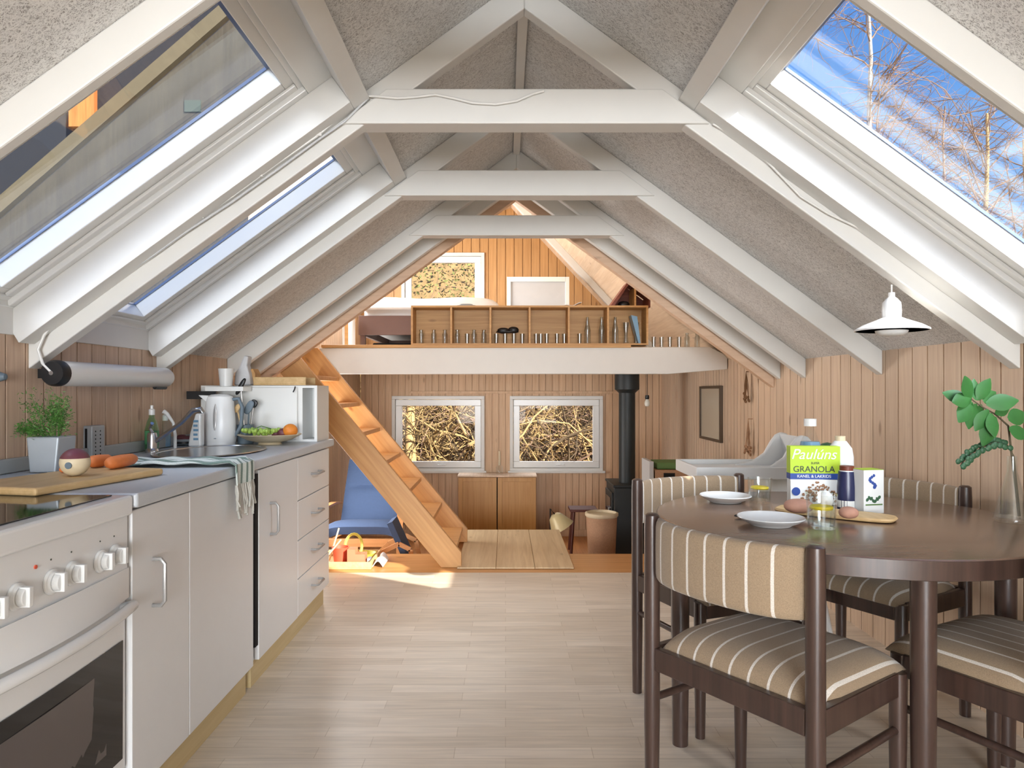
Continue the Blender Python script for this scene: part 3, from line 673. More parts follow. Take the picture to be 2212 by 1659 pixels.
for (p0, p1, lab, r) in ((on(192, 1012, ZB), on(240, 1006, ZB), 'thick orange carrot behind the turnip on the cutting board', .019), (on(232, 1016, ZB), on(292, 1004, ZB), 'thick orange carrot at the far end of the cutting board', .0195), (on(130, 1022, ZB), on(160, 1018, ZB), 'carrot tip poking out behind the turnip, nearest the herb pot', .009)):
    d = V((0, 0, r)); mb = MB(); mb.tube([p0 + d + (p1 - p0) * f for f in (0, .04, .15, .5, .85, .97, 1)], [r * k for k in (.3, .7, .95, 1, .9, .6, .2)], 14)
    tag(mb.build('carrot', 'carrot', smooth=True), lab, 'carrot', 'carrots on the cutting board')
# herb pot
c = on(112, 1018, WT + .001); pw = .05
t = thing('herb_pot', 'grey zinc pot of feathery green herbs behind the cutting board', 'potted herb', c)
mb = MB(); mb.prism([(c.x - .04, WT + .0015), (c.x + .04, WT + .0015), (c.x + .05, WT + .11), (c.x - .05, WT + .11)], 1, c.y - .045, c.y + .045); mb.build('pot', 'zinc', t, bevel=.005)
rnd = random.Random(4); mb = MB(); ms = MB()
for i in range(34):
    a = rnd.uniform(0, 2 * PI); sp_ = rnd.uniform(.1, 1); hh = rnd.uniform(.05, .15)
    q0 = V((c.x + .02 * math.cos(a), c.y + .02 * math.sin(a), WT + .10)); q1 = q0 + V((.075 * sp_ * math.cos(a) - .02, .06 * sp_ * math.sin(a), hh * (1.15 - .5 * sp_)))
    if i % 5 == 0: q1 = q0 + V((-.13 * rnd.uniform(.6, 1), rnd.uniform(-.03, .03), rnd.uniform(.02, .05)))
    ms.tube([q0, (q0 + q1) / 2 + V((0, 0, .012)), q1], .0008, 4)
    for k in range(60):
        f = rnd.uniform(.45, 1.1); p = q0.lerp(q1, f) + V((rnd.gauss(0, .011), rnd.gauss(0, .011), rnd.gauss(0, .009)))
        d = V((rnd.gauss(0, 1), rnd.gauss(0, 1), rnd.gauss(0, .7))).normalized() * .006; e2_ = V((rnd.gauss(0, 1), rnd.gauss(0, 1), rnd.gauss(0, 1))).normalized() * .0018
        mb.add([p - d, p + e2_, p + d, p - e2_], [(0, 1, 2, 3)])
f = mb.build('foliage', 'leaf_green', t); ms.build('stem', 'leaf_green', t)
# utensil holder
c = on(198, 992, WT + .001)
t = thing('utensil_holder', 'perforated steel utensil holder beside the herb pot', 'utensil holder', c)
mb = MB(); mb.box(c.x - .026, c.x + .026, c.y - .04, c.y + .04, WT + .0015, WT + .125); mb.build('container', 'zinc', t, bevel=.004)
mb = MB()
for i in range(7): mb.lathe([(.003, 0), (.003, .001), (0, .001)], (c.x + .0255, c.y - .02, WT + .02 + i * .014), 8, 0); mb.lathe([(.003, 0), (.003, .001), (0, .001)], (c.x + .0255, c.y + .01, WT + .02 + i * .014), 8, 0)
mb.build('perforations', 'dark_void', t)
mb = MB(); mb.box(c.x - .0, c.x + .008, c.y - .0415, c.y - .0402, WT + .02, WT + .115); mb.build('slot', 'dark_void', t)
# tumbler + bottles
def bottle(name, label, cat, c, prof, mat, parts=(), group=None):
    t = thing(name, label, cat, c, 0, group)
    mb = MB(); mb.lathe(prof, c, 22); mb.build('body' if name != 'drinking_glass' else 'bowl', mat, t, smooth=True)
    for nm, pr, mt in parts:
        mb = MB(); mb.lathe(pr, c, 18); mb.build(nm, mt, t, smooth=True)
    return t
c = on(302, 972, WT + .001)
bottle('tumbler', 'small tumbler with a red and white pattern beside the soap bottles', 'glass', c, [(.018, 0), (.022, .085), (.020, .085), (.0165, .004), (0, .004)], 'patterned_glass')
c = on(328, 974, WT + .001)
t = bottle('soap_bottle', 'tall clear dish soap bottle with green label and white cap', 'bottle', c, [(.024, 0), (.027, .01), (.027, .09), (.018, .125), (.011, .14), (.011, .155)], 'green_glass',
       (('liquid', [(.021, .004), (.024, .06), (0, .06)], 'detergent_green'), ('label', [(.0277, .03), (.0277, .085)], 'detergent_green'), ('cap', [(.012, .15), (.012, .172), (.006, .176), (.006, .19), (0, .19)], 'plastic_white')))
c = on(357, 966, WT + .001)
bottle('soap_bottle', 'shorter clear soap bottle with white pump cap left of the tap', 'bottle', c, [(.024, 0), (.025, .08), (.013, .115), (.010, .12)], 'clear_glass',
       (('liquid', [(.022, .004), (.0225, .06), (0, .06)], 'detergent_blue'), ('cap', [(.012, .118), (.012, .14), (.006, .145), (0, .15)], 'plastic_white')))
# tap
c = on(348, 948, WT + .001)
t = thing('kitchen_tap', 'chrome mixer tap with long slanting spout at the sink', 'tap', (-1.44, 2.83, WT))
mb = MB(); mb.lathe([(.026, 0), (.024, .012), (.019, .016), (.019, .07), (.016, .08), (0, .082)], (-1.44, 2.83, WT + .001), 20); mb.build('tap_base', 'steel', t, smooth=True)
a_, b_ = at(352, 944, 2.83), at(434, 884, 2.80)
mb = MB(); mb.tube([(-1.44, 2.83, WT + .04), (-1.42, 2.83, WT + .05), a_.lerp(b_, .5) + V((.0, 0, .004)), at(418, 886, 2.80), b_, b_ + V((.008, 0, -.014))], [.010, .010, .009, .011, .011, .009], 12); mb.build('spout', 'steel', t, smooth=True)
mb = MB(); mb.tube([(-1.44, 2.83, WT + .08), (-1.45, 2.83, WT + .10), (-1.43, 2.81, WT + .12)], [.008, .006, .007], 10); mb.build('lever', 'steel', t, smooth=True)
# dish brush, cleaning cloths, detergent bottle
c = on(398, 960, WT + .001)
t = thing('dish_brush', 'white curved dish brush standing behind the sink', 'brush', (-1.44, 3.02, WT))
a0 = V((-1.437, 3.02, WT + .002)); mb = MB()
mb.tube([a0, a0 + V((.0, 0, .06)), a0 + V((-.008, 0, .11)), a0 + V((-.035, 0, .15)), a0 + V((-.05, 0, .16))], [.007, .007, .006, .008, .010], 10); mb.build('handle', 'plastic_white', t, smooth=True)
c = on(398, 962, WT + .001)
t = thing('soap_dish', 'round dish with dark cleaning cloths heaped on it by the tap', 'dish', c)
mb = MB(); mb.lathe([(.03, .001), (.045, .012), (.048, .03), (.044, .03), (.04, .014), (0, .012)], c, 26); mb.build('dish', 'toy_grey', t, smooth=True)
mb = MB(); mb.lathe([(.0485, .01), (.0485, .02)], c, 26); mb.build('dark_band', 'black_plastic', t, smooth=True)
mb = MB(); mb.sell((c.x, c.y, c.z + .032), (.036, .034, .012), .8); mb.sell((c.x - .012, c.y, c.z + .04), (.018, .022, .010), .8); mb.build('cleaning_cloth', 'plum', t, smooth=True)
c = on(424, 964, WT + .001)
t = thing('detergent_bottle', 'white slanted detergent bottle with blue print left of the kettle', 'bottle', c)
mb = MB(); mb.prism([(c.x - .03, WT + .0015), (c.x + .03, WT + .0015), (c.x + .03, WT + .15), (c.x + .004, WT + .15), (c.x - .022, WT + .06)], 1, c.y - .02, c.y + .02); mb.build('body', 'plastic_white', t, bevel=.008, seg=3)
mb = MB()
for i in range(5): mb.box(c.x - .004, c.x + .018 - .003 * (i % 2), c.y - .0212, c.y - .0202, WT + .03 + i * .02, WT + .04 + i * .02)
mb.build('blue_print', 'detergent_blue', t)
# kettle
c = on(475, 960, WT + .001)
t = thing('electric_kettle', 'white plastic electric kettle with grey water window on the worktop', 'kettle', c)
def sec(z): return (.052 - .010 * (z / .19)) * (1 if z < .19 else .9)
mb = MB(); mb.lathe([(.055, .012), (.057, .03), (.054, .12), (.048, .205), (.044, .224), (.030, .233), (0, .236)], c, 32, 2, 1.32, 1); mb.build('jug', 'plastic_white', t, smooth=True)
mb = MB(); mb.lathe([(.058, 0), (.058, .012), (0, .012)], c, 32, 2, 1.2, 1); mb.build('kettle_base', 'plastic_white', t, smooth=True)
mb = MB(); mb.prism([(c.x - .045, WT + .19), (c.x - .092, WT + .232), (c.x - .045, WT + .230)], 1, c.y - .025, c.y + .025); mb.build('spout', 'plastic_white', t, bevel=.004)
mb = MB(); mb.sheet(lambda u, v: (c.x + (u - .5) * .016 * (1 - abs(2 * v - 1) ** 3), c.y - (.0585 - .008 * v) - .0015 + .003 * abs(u - .5), WT + .07 + v * .12), 4, 8, -.002); mb.build('water_window', 'handle_grey', t, smooth=True)
mb = MB(); mb.tube([(c.x + .050, c.y, WT + .21), (c.x + .088, c.y, WT + .215), (c.x + .105, c.y, WT + .175), (c.x + .10, c.y, WT + .09), (c.x + .075, c.y, WT + .045), (c.x + .062, c.y, WT + .045)], .009, 10); mb.build('handle', 'grey_blue', t, smooth=True)
mb = MB(); mb.box(c.x - .004, c.x + .006, c.y - .0585, c.y - .0565, WT + .03, WT + .034); mb.build('brand_mark', 'toy_grey', t)
# knife stand with black handle knife + grey utensils
c = on(530, 958, WT + .001)
t = thing('utensil_jar', 'dark jar of kitchen utensils behind the kettle', 'utensil jar', c)
mb = MB(); mb.lathe([(.035, .0), (.038, .09), (.034, .09), (.032, .004), (0, .004)], c, 22); mb.build('jar', 'grey_blue', t, smooth=True)
def utensil(nm, lab, mat, q0, q1, r, head=None, hm=None):
    tt = thing(nm, lab, 'utensil', q0, 0, 'utensils in the jar behind the kettle'); mb = MB(); mb.tube([q0, q1], r, 8); mb.build('shaft', 'steel' if hm else mat, tt, smooth=True)
    if head: mb = MB(); mb.sell(q1, head, .8, 16, 10, Matrix.Rotation(.5, 4, 'Y')); mb.build('handle' if nm == 'kitchen_knife' else 'blade', hm or mat, tt, smooth=True)
utensil('kitchen_knife', 'kitchen knife with a thick black handle standing in the utensil jar', 'steel', c + V((0, 0, .01)), at(520, 835, c.y), .003, (.011, .009, .045), 'black_plastic')
utensil('spatula', 'blue-grey spatula leaning out of the utensil jar beside the kettle', 'grey_blue', c + V((0.01, 0, .01)), at(538, 880, c.y - .02), .004, (.018, .006, .035))
utensil('wooden_spoon', 'wooden spoon with round end in the utensil jar', 'board_beech', c + V((.0, -.01, .01)), at(512, 882, c.y - .03), .004, (.013, .006, .022))
utensil('slotted_turner', 'dark slotted turner leaning right from the utensil jar', 'grey_blue', c + V((.012, .01, .01)), at(548, 872, c.y), .004, (.018, .005, .02), 'black_plastic')
# fruit plate
c = V(((583 - VX) * 3.255 / F, 3.255, WT + .001))
t = thing('fruit_plate', 'wide cream fruit plate on a low foot holding grapes and orange', 'plate', c)
mb = MB(); mb.lathe([(.055, 0), (.05, .010), (.10, .022), (.142, .045), (.145, .047), (.140, .049), (.10, .028), (.0, .016)], c, 40); mb.build('dish', 'cream', t, smooth=True)
t = thing('grape_bunch', 'bunch of green grapes on the cream fruit plate', 'grapes', c + V((-.04, 0, .02)))
b = BASE[t.name]; rnd = random.Random(8); mb = MB(); mb.sell((0, 0, 0), (.009, .009, .010), 1, 10, 7); g0 = None
mb2 = mb; pr = None
for i in range(80):
    a = rnd.uniform(0, 2 * PI); rr = math.sqrt(rnd.random()); x, y = .085 * rr * math.cos(a) , .055 * rr * math.sin(a)
    z = .012 + .03 * (1 - rr * .9) * rnd.random() + .022 * rr ** 2 + .012
    if pr is None:
        me_o = mb2.build('grape', 'grape', t, smooth=True, origin=None); pr = me_o
        for v_ in me_o.data.vertices: v_.co += b
        g = pr
    else:
        g = pr.copy(); COL.objects.link(g); g.parent = t
    g.location = (x, y, z)
mb = MB(); mb.tube([b + V((-.06, 0, .04)), b + V((0, 0, .066)), b + V((.05, .01, .05))], .002, 6); mb.build('stalk', 'leaf_green', t)
for px, py, r, mt, nm, lab in ((627, 921, .034, 'orange_skin', 'orange', 'whole orange on the fruit plate beside the white cupboard'), (611, 930, .024, 'plum', 'plum', 'dark red plum in front of the orange on the fruit plate'), (596, 926, .020, 'plum', 'plum', 'dark plum half hidden between grapes and orange')):
    q = at(px, py, c.y); zz = c.z + .030 + r * (1.0 if nm == 'orange' else .95)
    mb = MB(); mb.sell((q.x, q.y, zz), (r, r, r * .95), 1, 20, 14); tag(mb.build(nm, mt, smooth=True), lab, nm)
# towel
t = thing('dish_towel', 'green and white striped dish towel with long fringes hanging over the worktop edge', 'towel', (-1.0, 2.33, WT))
def tw(u, v):
    # v along length: lying over the sink edge, then over the front edge
    L = v * .47; y = 2.22 + u * .20 + .05 * v + .012 * math.sin(9 * u + 3 * v)
    xe = WX1 + .004; l1 = .40
    if L < l1: x = xe - (l1 - L); z = WT + .013 + .005 * math.sin(18 * u) * (1) + .003 * math.sin(25 * v)
    else:
        h = L - l1; x = xe + .008 + .006 * math.sin(10 * u + 2); z = WT + .010 - h
        y += .02 * (h / .2) * (1 - 2 * u)
    return (x, y, z)
mb = MB(); mb.sheet(tw, 22, 36, .004); mb.build('cloth', 'towel_fabric', t, smooth=True)
mb = MB(); rnd = random.Random(3)
for i in range(24):
    p = V(tw((i + .5) / 24, 1.0)) - V((0, 0, .0))
    L = rnd.uniform(.07, .12); mb.tube([p, p + V((.004, rnd.uniform(-.008, .008), -L * .3)), p + V((rnd.uniform(-.0, .01), rnd.uniform(-.01, .01), -L * .65)), p + V((rnd.uniform(.0, .012), rnd.uniform(-.014, .014), -L))], [.0035, .005, .003, .0045], 6)
mb.build('fringe', 'twine', t, smooth=True)
#====================================================================== DINING (right)
TZ = .72; TC = V((1.01, 2.10, 0)); TR = .54
t = thing('dining_table', 'round dark-stained wooden dining table with thick edge and round legs', 'table', TC)
mb = MB(); mb.lathe([(0, TZ - .050), (TR - .006, TZ - .050), (TR, TZ - .046), (TR, TZ - .004), (TR - .003, TZ - .001), (TR - .008, TZ), (0, TZ)], (TC.x, TC.y, 0), 112); mb.build('tabletop', 'walnut_top', t, smooth=True)
mb = MB(); mb.lathe([(TR - .01, TZ - .051), (TR + .001, TZ - .047), (TR + .001, TZ - .003), (TR - .01, TZ - .003)], (TC.x, TC.y, 0), 112); mb.build('edge_band', 'walnut', t, smooth=True)
for a in (-93.5, -6, 84, 172):
    c = TC + V((math.cos(math.radians(a)), math.sin(math.radians(a)), 0)) * .47
    mb = MB(); mb.lathe([(.024, 0), (.0275, .3), (.0285, TZ - .0502), (0, TZ - .0502)], (c.x, c.y, 0), 22); mb.build('leg', 'walnut', t, smooth=True)
def make_chair(label):
    t = local_thing('dining_chair', label, 'chair', 'dining chairs around the round table')
    W = .229
    for s in (-1, 1):
        mb = MB(); mb.lathe([(.017, 0), (.0205, .25), (.0205, .74), (.019, .775), (.012, .78), (0, .78)], (s * W, 0, 0), 18); mb.build('leg', 'walnut', t, smooth=True)
        mb = MB(); mb.lathe([(.0155, 0), (.0195, .25), (.0195, .430), (0, .430)], (s * (W - .008), .36, 0), 18); mb.build('leg', 'walnut', t, smooth=True)
        mb = MB(); mb.bar((s * (W - .001), .018, .404), (s * (W - .009), .345, .404), .022, .058); mb.build('side_rail', 'walnut', t, bevel=.003)
        mb = MB(); mb.tube([(s * (W), .01, .295), (s * (W - .008), .35, .295)], .010, 10); mb.build('stretcher', 'walnut', t, smooth=True)
    mb = MB(); mb.box(-W + .018, W - .018, -.011, .011, .375, .433); mb.build('back_rail', 'walnut', t, bevel=.003)
    mb = MB(); mb.box(-W + .024, W - .024, .349, .371, .375, .433); mb.build('front_rail', 'walnut', t, bevel=.003)
    # seat: a domed upholstered pad
    def pad(x, y): return .435
    mb = MB(); n = 28; m = 24
    def zt(u, v):
        a, b = abs(2 * u - 1), abs(2 * v - 1)
        return .428 + .058 * (max(0, 1 - a ** 5) ** .5) * (max(0, 1 - b ** 5) ** .5)
    def fx(u, v): w = .205 + .018 * min(1, v * 4); return (2 * u - 1) * w
    vs = []; fs = []
    for i in range(n + 1):
        for j in range(m + 1):
            u, v = .5 - .5 * math.cos(PI * i / n), .5 - .5 * math.cos(PI * j / m)
            vs.append((fx(u, v), .012 + .385 * v, zt(u, v)))
    k = len(vs)
    for p in list(vs): vs.append((p[0] * .98, .20 + (p[1] - .20) * .98, .425))
    w = m + 1
    for i in range(n):
        for j in range(m):
            a, b, c, d = i * w + j, (i + 1) * w + j, (i + 1) * w + j + 1, i * w + j + 1
            fs += [(a, b, c, d), (d + k, c + k, b + k, a + k)]
    for i in range(n): a, b = i * w, (i + 1) * w; fs.append((b, a, a + k, b + k)); a += m; b += m; fs.append((a, b, b + k, a + k))
    for j in range(m): a, b = j, j + 1; fs.append((a, b, b + k, a + k)); a += n * w; b += n * w; fs.append((b, a, a + k, b + k))
    mb.add(vs, fs); mb.build('seat', 'chair_fabric', t, smooth=True)
    # curved padded backrest
    mb = MB(); n = 24; ring = 16; vs = []
    for i in range(n + 1):
        f = -1 + 2 * i / n; x = .213 * f; y = -.052 * (1 - abs(f) ** 2.4) - .004 + .012 * abs(f) ** 6
        e_ = (1 - abs(f) ** 14) ** .5 if abs(f) < 1 else 0; e_ = max(e_, .35)
        for q in range(ring):
            a = 2 * PI * q / ring; cc, ss = math.cos(a), math.sin(a)
            vs.append((x, y + .020 * e_ * math.copysign(abs(cc) ** .7, cc), .693 + (.079 * (.94 + .06 * e_)) * math.copysign(abs(ss) ** .28, ss)))
    fs = [(i * ring + q, i * ring + (q + 1) % ring, (i + 1) * ring + (q + 1) % ring, (i + 1) * ring + q) for i in range(n) for q in range(ring)]
    fs += [list(range(ring))[::-1], [n * ring + q for q in range(ring)]]
    fs = [list(f)[::-1] for f in fs]
    mb.add(vs, fs); mb.build('backrest', 'chair_fabric', t, smooth=True)
    return t
def face(dx, dy): return math.atan2(dy, dx) - PI / 2
ch = make_chair('dark wooden chair with brown striped seat, nearest, its padded back turned to us')
place(ch, (.515, 1.634, 0), face(.82, .57))
c2 = dup(ch, 'dark wooden chair with striped back on the stove side of the table, facing us'); place(c2, (.695, 2.622, 0), face(.36, -.933))
c3 = dup(ch, 'dark wooden chair with striped back against the plank wall behind the table'); place(c3, (1.445, 2.555, 0), face(-.86, -.5))
c4 = dup(ch, 'dark wooden chair nearest the plank wall, of which mostly the striped seat shows'); place(c4, (1.372, 1.565, 0), face(-.47, .88))

def ont(px, py): return on(px, py, TZ + .001)
ZT = TZ + .001
def plate(c, r, lab):
    t = thing('plate', lab, 'plate', c, 0, 'white plates on the dining table')
    mb = MB(); mb.lathe([(r * .6, 0), (r * .62, .003), (r * .85, .012), (r, .022), (r * .985, .0245), (r * .84, .016), (r * .6, .0075), (0, .007)], c, 44); mb.build('dish', 'plastic_white', t, smooth=True)
c = at(1665, 1122, 1.97); plate(V((c.x, 1.97, ZT)), .092, 'white plate nearest the front chair, beside the water glass')
c = at(1567, 1073, 2.38); plate(V((c.x, 2.38, ZT)), .086, 'white plate farther back on the table, left of the other glass')
def knife(c, a, lab):
    t = thing('table_knife', lab, 'knife', c, a); b = V((0, 0, 0))
    mb = MB(); mb.sell((0, 0, .006), (.045, .007, .005), .7); mb.build('handle', 'black_plastic', t, smooth=True)
    mb = MB(); mb.box(.04, .12, -.006, .006, .004, .006); mb.build('blade', 'steel', t, bevel=.001)
c = at(1618, 1104, 2.08); knife((c.x, 2.085, ZT), .1, 'black-handled table knife lying behind the nearer white plate')
def wglass(c, r, h, lab):
    t = thing('drinking_glass', lab, 'glass', c, 0, 'water glasses with lemon on the dining table')
    mb = MB(); mb.lathe([(r * .86, 0), (r, h), (r * .95, h), (r * .82, .009), (0, .009)], c, 26); mb.build('bowl', 'clear_glass', t, smooth=True)
    mb = MB()
    for i in range(14):
        a = 2 * PI * i / 14; mb.bar((c.x + r * .86 * math.cos(a), c.y + r * .86 * math.sin(a), c.z + .004), (c.x + r * .92 * math.cos(a), c.y + r * .92 * math.sin(a), c.z + h * .42), .004, .002)
    mb.build('fluted_pattern', 'clear_glass', t)
    mb = MB(); mb.lathe([(r * .82, .0095), (r * .88, h * .55), (0, h * .55)], c, 24); mb.build('water', 'clear_glass', t, smooth=True)
    mb = MB(); mb.lathe([(r * .70, h * .555), (r * .76, h * .60), (r * .7, h * .65), (0, h * .64)], c, 20); mb.build('lemon_slice', 'yellow', t, smooth=True)
c = ont(1648, 1088); wglass(V((c.x, c.y + .03, ZT)), .040, .083, 'glass of water with lemon between the farther plate and the cereal box')
c = ont(1787, 1146); wglass(V((c.x, c.y + .035, ZT)), .041, .095, 'glass of water with lemon in front of the bread board')
# bread board, rolls, egg
c = V((1.02, 2.10, ZT))
t = thing('bread_board', 'small wooden bread board with rounded ends under the rolls', 'board', c)
M = Matrix.Translation((1.0, 2.115, ZT)) @ Matrix.Rotation(math.radians(-38), 4, 'Z')
mb = MB(); mb.sell((1.0, 2.115, ZT + .007), (.17, .062, .007), .35, 48, 8, Matrix.Rotation(math.radians(-38), 4, 'Z'), .5); mb.build('board', 'board_beech', t, smooth=True)
ZR = ZT + .0145
for px, py, rr, lab in ((1725, 1100, (.042, .036, .021), 'oval bread roll in front of the cereal box'), (1833, 1112, (.026, .024, .017), 'small bread roll beside the carton on the bread board')):
    q = on(px, py + 8, ZR)
    mb = MB(); mb.sell((q.x, q.y, ZR + rr[2]), rr, .9, 24, 14); tag(mb.build('bread_roll', 'bread', smooth=True), lab, 'bread roll', 'bread rolls on the bread board')
q = on(1790, 1098, ZR); mb = MB(); mb.lathe([(0, 0), (.018, .006), (.0235, .02), (.02, .038), (.01, .05), (0, .053)], (q.x, q.y + .02, ZR), 22); tag(mb.build('boiled_egg', 'plastic_white', smooth=True), 'white egg standing between glass and carton on the bread board', 'egg')
# cereal box
CB = V((1.030, 2.31, ZT)); ca = math.radians(-4)
t = thing('cereal_box', 'lime green, blue and white granola box standing on the dining table', 'cereal box', CB, 0)
Mb = Matrix.Translation(CB) @ Matrix.Rotation(ca, 4, 'Z')
w, h, d = .160, .195, .036
mb = MB(); mb.box(-w / 2, w / 2, 0, d, 0, h, Mb); mb.build('carton', 'print_white', t, bevel=.0015)
def panel(name, mat, x0, x1, z0, z1, k=0, par=t):
    mb = MB(); mb.box(x0, x1, -.0006 - .0004 * k, -.0001, z0, z1, Mb); return mb.build(name, mat, par)
mb = MB(); mb.box(-w / 2 - .0006, w / 2 + .0006, -.0008, d + .0006, h * .535, h + .0006, Mb); mb.build('green_panel', 'green_lime', t)
mb = MB(); mb.box(-w / 2 - .0009, w / 2 + .0009, -.0011, d + .0009, h * .44, h * .54, Mb); mb.build('blue_band', 'print_blue', t)
Lm = lambda x, z, k=.0016: Matrix.Rotation(ca, 4, 'Z') @ Matrix.Translation((x, -k, z)) @ Matrix.Rotation(PI / 2, 4, 'X')
text('Paulúns', 'print_white', .048, Lm(-.006, h * .86), t, shear=.3)
text('SUPER', 'print_dark', .010, Lm(0, h * .715), t)
text('GRANOLA', 'print_dark', .0285, Lm(-.004, h * .61), t)
text('KANEL & LAKRIDS', 'print_white', .0135, Lm(-.004, h * .49), t)
rnd = random.Random(5); mb = MB()
for i in range(170):
    x, z = rnd.uniform(-.05, .068), rnd.uniform(.012, .082)
    if z > .082 - abs(x - .01) * .7: continue
    mb.sell(Mb @ V((x, -.001, z)), (rnd.uniform(.003, .005), .0012, rnd.uniform(.002, .0045)), 1, 7, 5)
gp = mb.build('granola_picture', 'granola_brown', t, smooth=True)
mb = MB(); mb.lathe([(.014, -.0012), (.014, 0)], tuple(Mb @ V((-.062, 0, .045))), 22, 1); mb.build('blue_badge', 'print_blue', t)
# bottles behind
c = on(1750, 1078, TZ); c = V((1.17, 2.52, ZT)); c.x = (1750 - VX) * 2.47 / F; c.y = 2.47
t = bottle('water_bottle', 'clear plastic bottle with white screw cap behind the cereal box', 'bottle', c, [(.034, 0), (.038, .01), (.038, .15), (.030, .20), (.014, .245), (.013, .262)], 'clear_glass', (('cap', [(.021, .255), (.021, .281), (0, .282)], 'plastic_white'), ('neck_label', [(.0315, .20), (.0375, .165)], 'detergent_blue')))
c = V(((1815 - VX) * 2.43 / F, 2.43, ZT))
t = bottle('milk_bottle', 'round-shouldered white milk jug with beige cap behind the cereal box', 'bottle', c, [(.04, 0), (.043, .01), (.043, .15), (.038, .18), (.02, .205), (0, .207)], 'plastic_white', (('cap', [(.017, .203), (.017, .222), (0, .222)], 'cream'), ('label', [(.0434, .07), (.0434, .13)], 'print_white')))
mb = MB(); mb.lathe([(.012, -.0445), (.010, -.043)], c + V((.002, 0, .10)), 14, 1); mb.build('green_emblem', 'leaf_green', t)
c = V(((1787 - VX) * 2.50 / F, 2.5, ZT))
bottle('green_bottle', 'dark green rounded bottle top showing between water bottle and milk jug', 'bottle', c, [(.03, 0), (.032, .17), (.02, .19), (0, .195)], 'leaf_dark')
c = V(((1831 - VX) * 2.20 / F, 2.205, ZT))
bottle('jam_jar', 'dark blue plastic jar with brown screw lid beside the cereal box', 'jar', c, [(.027, 0), (.029, .006), (.029, .075), (.027, .10), (.025, .125)], 'dark_blue_plastic',
       (('lid', [(.0215, .126), (.0215, .142), (0, .142)], 'cap_brown'), ('neck', [(.0235, .115), (.0225, .128), (0, .128)], 'print_white'), ('label', [(.0293, .012), (.0293, .034)], 'print_white')))
# crispbread carton
ca2 = math.radians(12); cc = V(((1866 - VX) * 2.14 / F, 2.14, ZT))
t = thing('crispbread_carton', 'white and pale green carton with dark printed emblem at the end of the bread board', 'carton', cc)
Mc = Matrix.Translation(cc) @ Matrix.Rotation(ca2, 4, 'Z')
mb = MB(); mb.box(0, .072, 0, .055, 0, .135, Mc); mb.build('carton', 'print_white', t, bevel=.0015)
mb = MB(); mb.box(.0, .072, .0, .055, .1352, .1358, Mc); mb.build('green_top', 'green_lime', t)
mb = MB(); mb.box(.006, .066, -.0008, -.0001, .026, .030, Mc); mb.build('green_line', 'toy_green', t)
mb = MB()
for i in range(9): mb.lathe([(.0055 - .0003 * i, -.0010), (.005, -.0001)], tuple(Mc @ V((.03 + .010 * math.sin(i * .75 + .8), 0, .082 + i * .0045))), 12, 1)
mb.build('swirl_emblem', 'print_blue', t)
mb = MB(); rnd = random.Random(2)
for i in range(7):
    x = .012 + i * .007; z = .044 + .006 * math.sin(i * 1.3); mb.sell(Mc @ V((x, -.0008, z)), (.0045, .0008, .0065), 1, 8, 6, Matrix.Rotation(.6 * (-1) ** i, 4, 'Y'))
mb.build('plant_print', 'leaf_dark', t)
# vase with branches
c = V((1.47, 2.02, ZT)); c.x = (2186 - VX) * 2.02 / F
t = thing('glass_vase', 'conical clear glass vase holding leafy branches near the table edge', 'vase', c)
mb = MB(); mb.lathe([(.042, 0), (.047, .006), (.046, .014), (.014, .145), (.013, .19), (.011, .19), (.012, .145), (.043, .014), (0, .01)], c, 30); mb.build('glass_body', 'clear_glass', t, smooth=True)
mb = MB(); mb.lathe([(.040, .012), (.03, .06), (0, .06)], c, 24); mb.build('water', 'clear_glass', t, smooth=True)
def leaf(mb, p, d, L, w, up=V((0, 0, 1)), curl=.15):
    d = d.normalized(); sd = d.cross(up); sd = sd.normalized() if sd.length > .01 else V((1, 0, 0)); nn = sd.cross(d)
    vs = []; n = 6
    for i in range(n + 1):
        f = i / n; ww = w * math.sin(PI * min(1, f * .94 + .04)) ** .8 * (1 if f < .6 else 1 - (f - .6) * .5); q = p + d * L * f - nn * (curl * L * f * f)
        vs += [q - sd * ww - nn * ww * .25, q, q + sd * ww - nn * ww * .25]
    fs = []
    for i in range(n): a = i * 3; fs += [(a, a + 1, a + 4, a + 3), (a + 1, a + 2, a + 5, a + 4)]
    mb.add(vs, fs)
y = 2.02
t = thing('leafy_branch', 'branch with broad bright green leaves arching out of the glass vase', 'branch', c + V((0, 0, .02)))
path = [c + V((.02, 0, .015)), c + V((.0, 0, .19)), at(2178, 920, y), at(2150, 895, y - .02), at(2120, 878, y - .03), at(2098, 862, y - .04)]
mb = MB(); mb.tube(path, [.003, .003, .0028, .0025, .002, .0015], 7); mb.build('stem', 'stem_brown', t, smooth=True)
for (px, py, dx, dz, L) in ((2125, 868, .9, .45, .075), (2130, 872, 1, .15, .085), (2110, 865, .1, 1, .065), (2098, 862, -.4, .9, .075), (2095, 864, -.9, .35, .07), (2100, 868, -.7, -.75, .08), (2108, 872, -.15, -1, .075), (2100, 860, -.9, -.1, .075), (2112, 864, .5, .9, .07), (2150, 900, -.3, -1, .09), (2140, 892, .1, -1, .07), (2150, 893, 1, .3, .05), (2178, 905, 1, .2, .085), (2180, 925, 1, -.35, .07), (2118, 874, .2, -1, .06), (2135, 885, -.5, -.9, .07)):
    mb = MB(); leaf(mb, at(px, py, y - .03), V((dx, random.Random(px + py).uniform(-.5, .5), dz)), L, L * .30, V((.1, -1, .25))); mb.build('leaf', 'leaf_bright', t, smooth=True)
t = thing('eucalyptus_sprig', 'drooping sprig with small dark round leaves in the glass vase', 'sprig', c + V((0, 0, .02)))
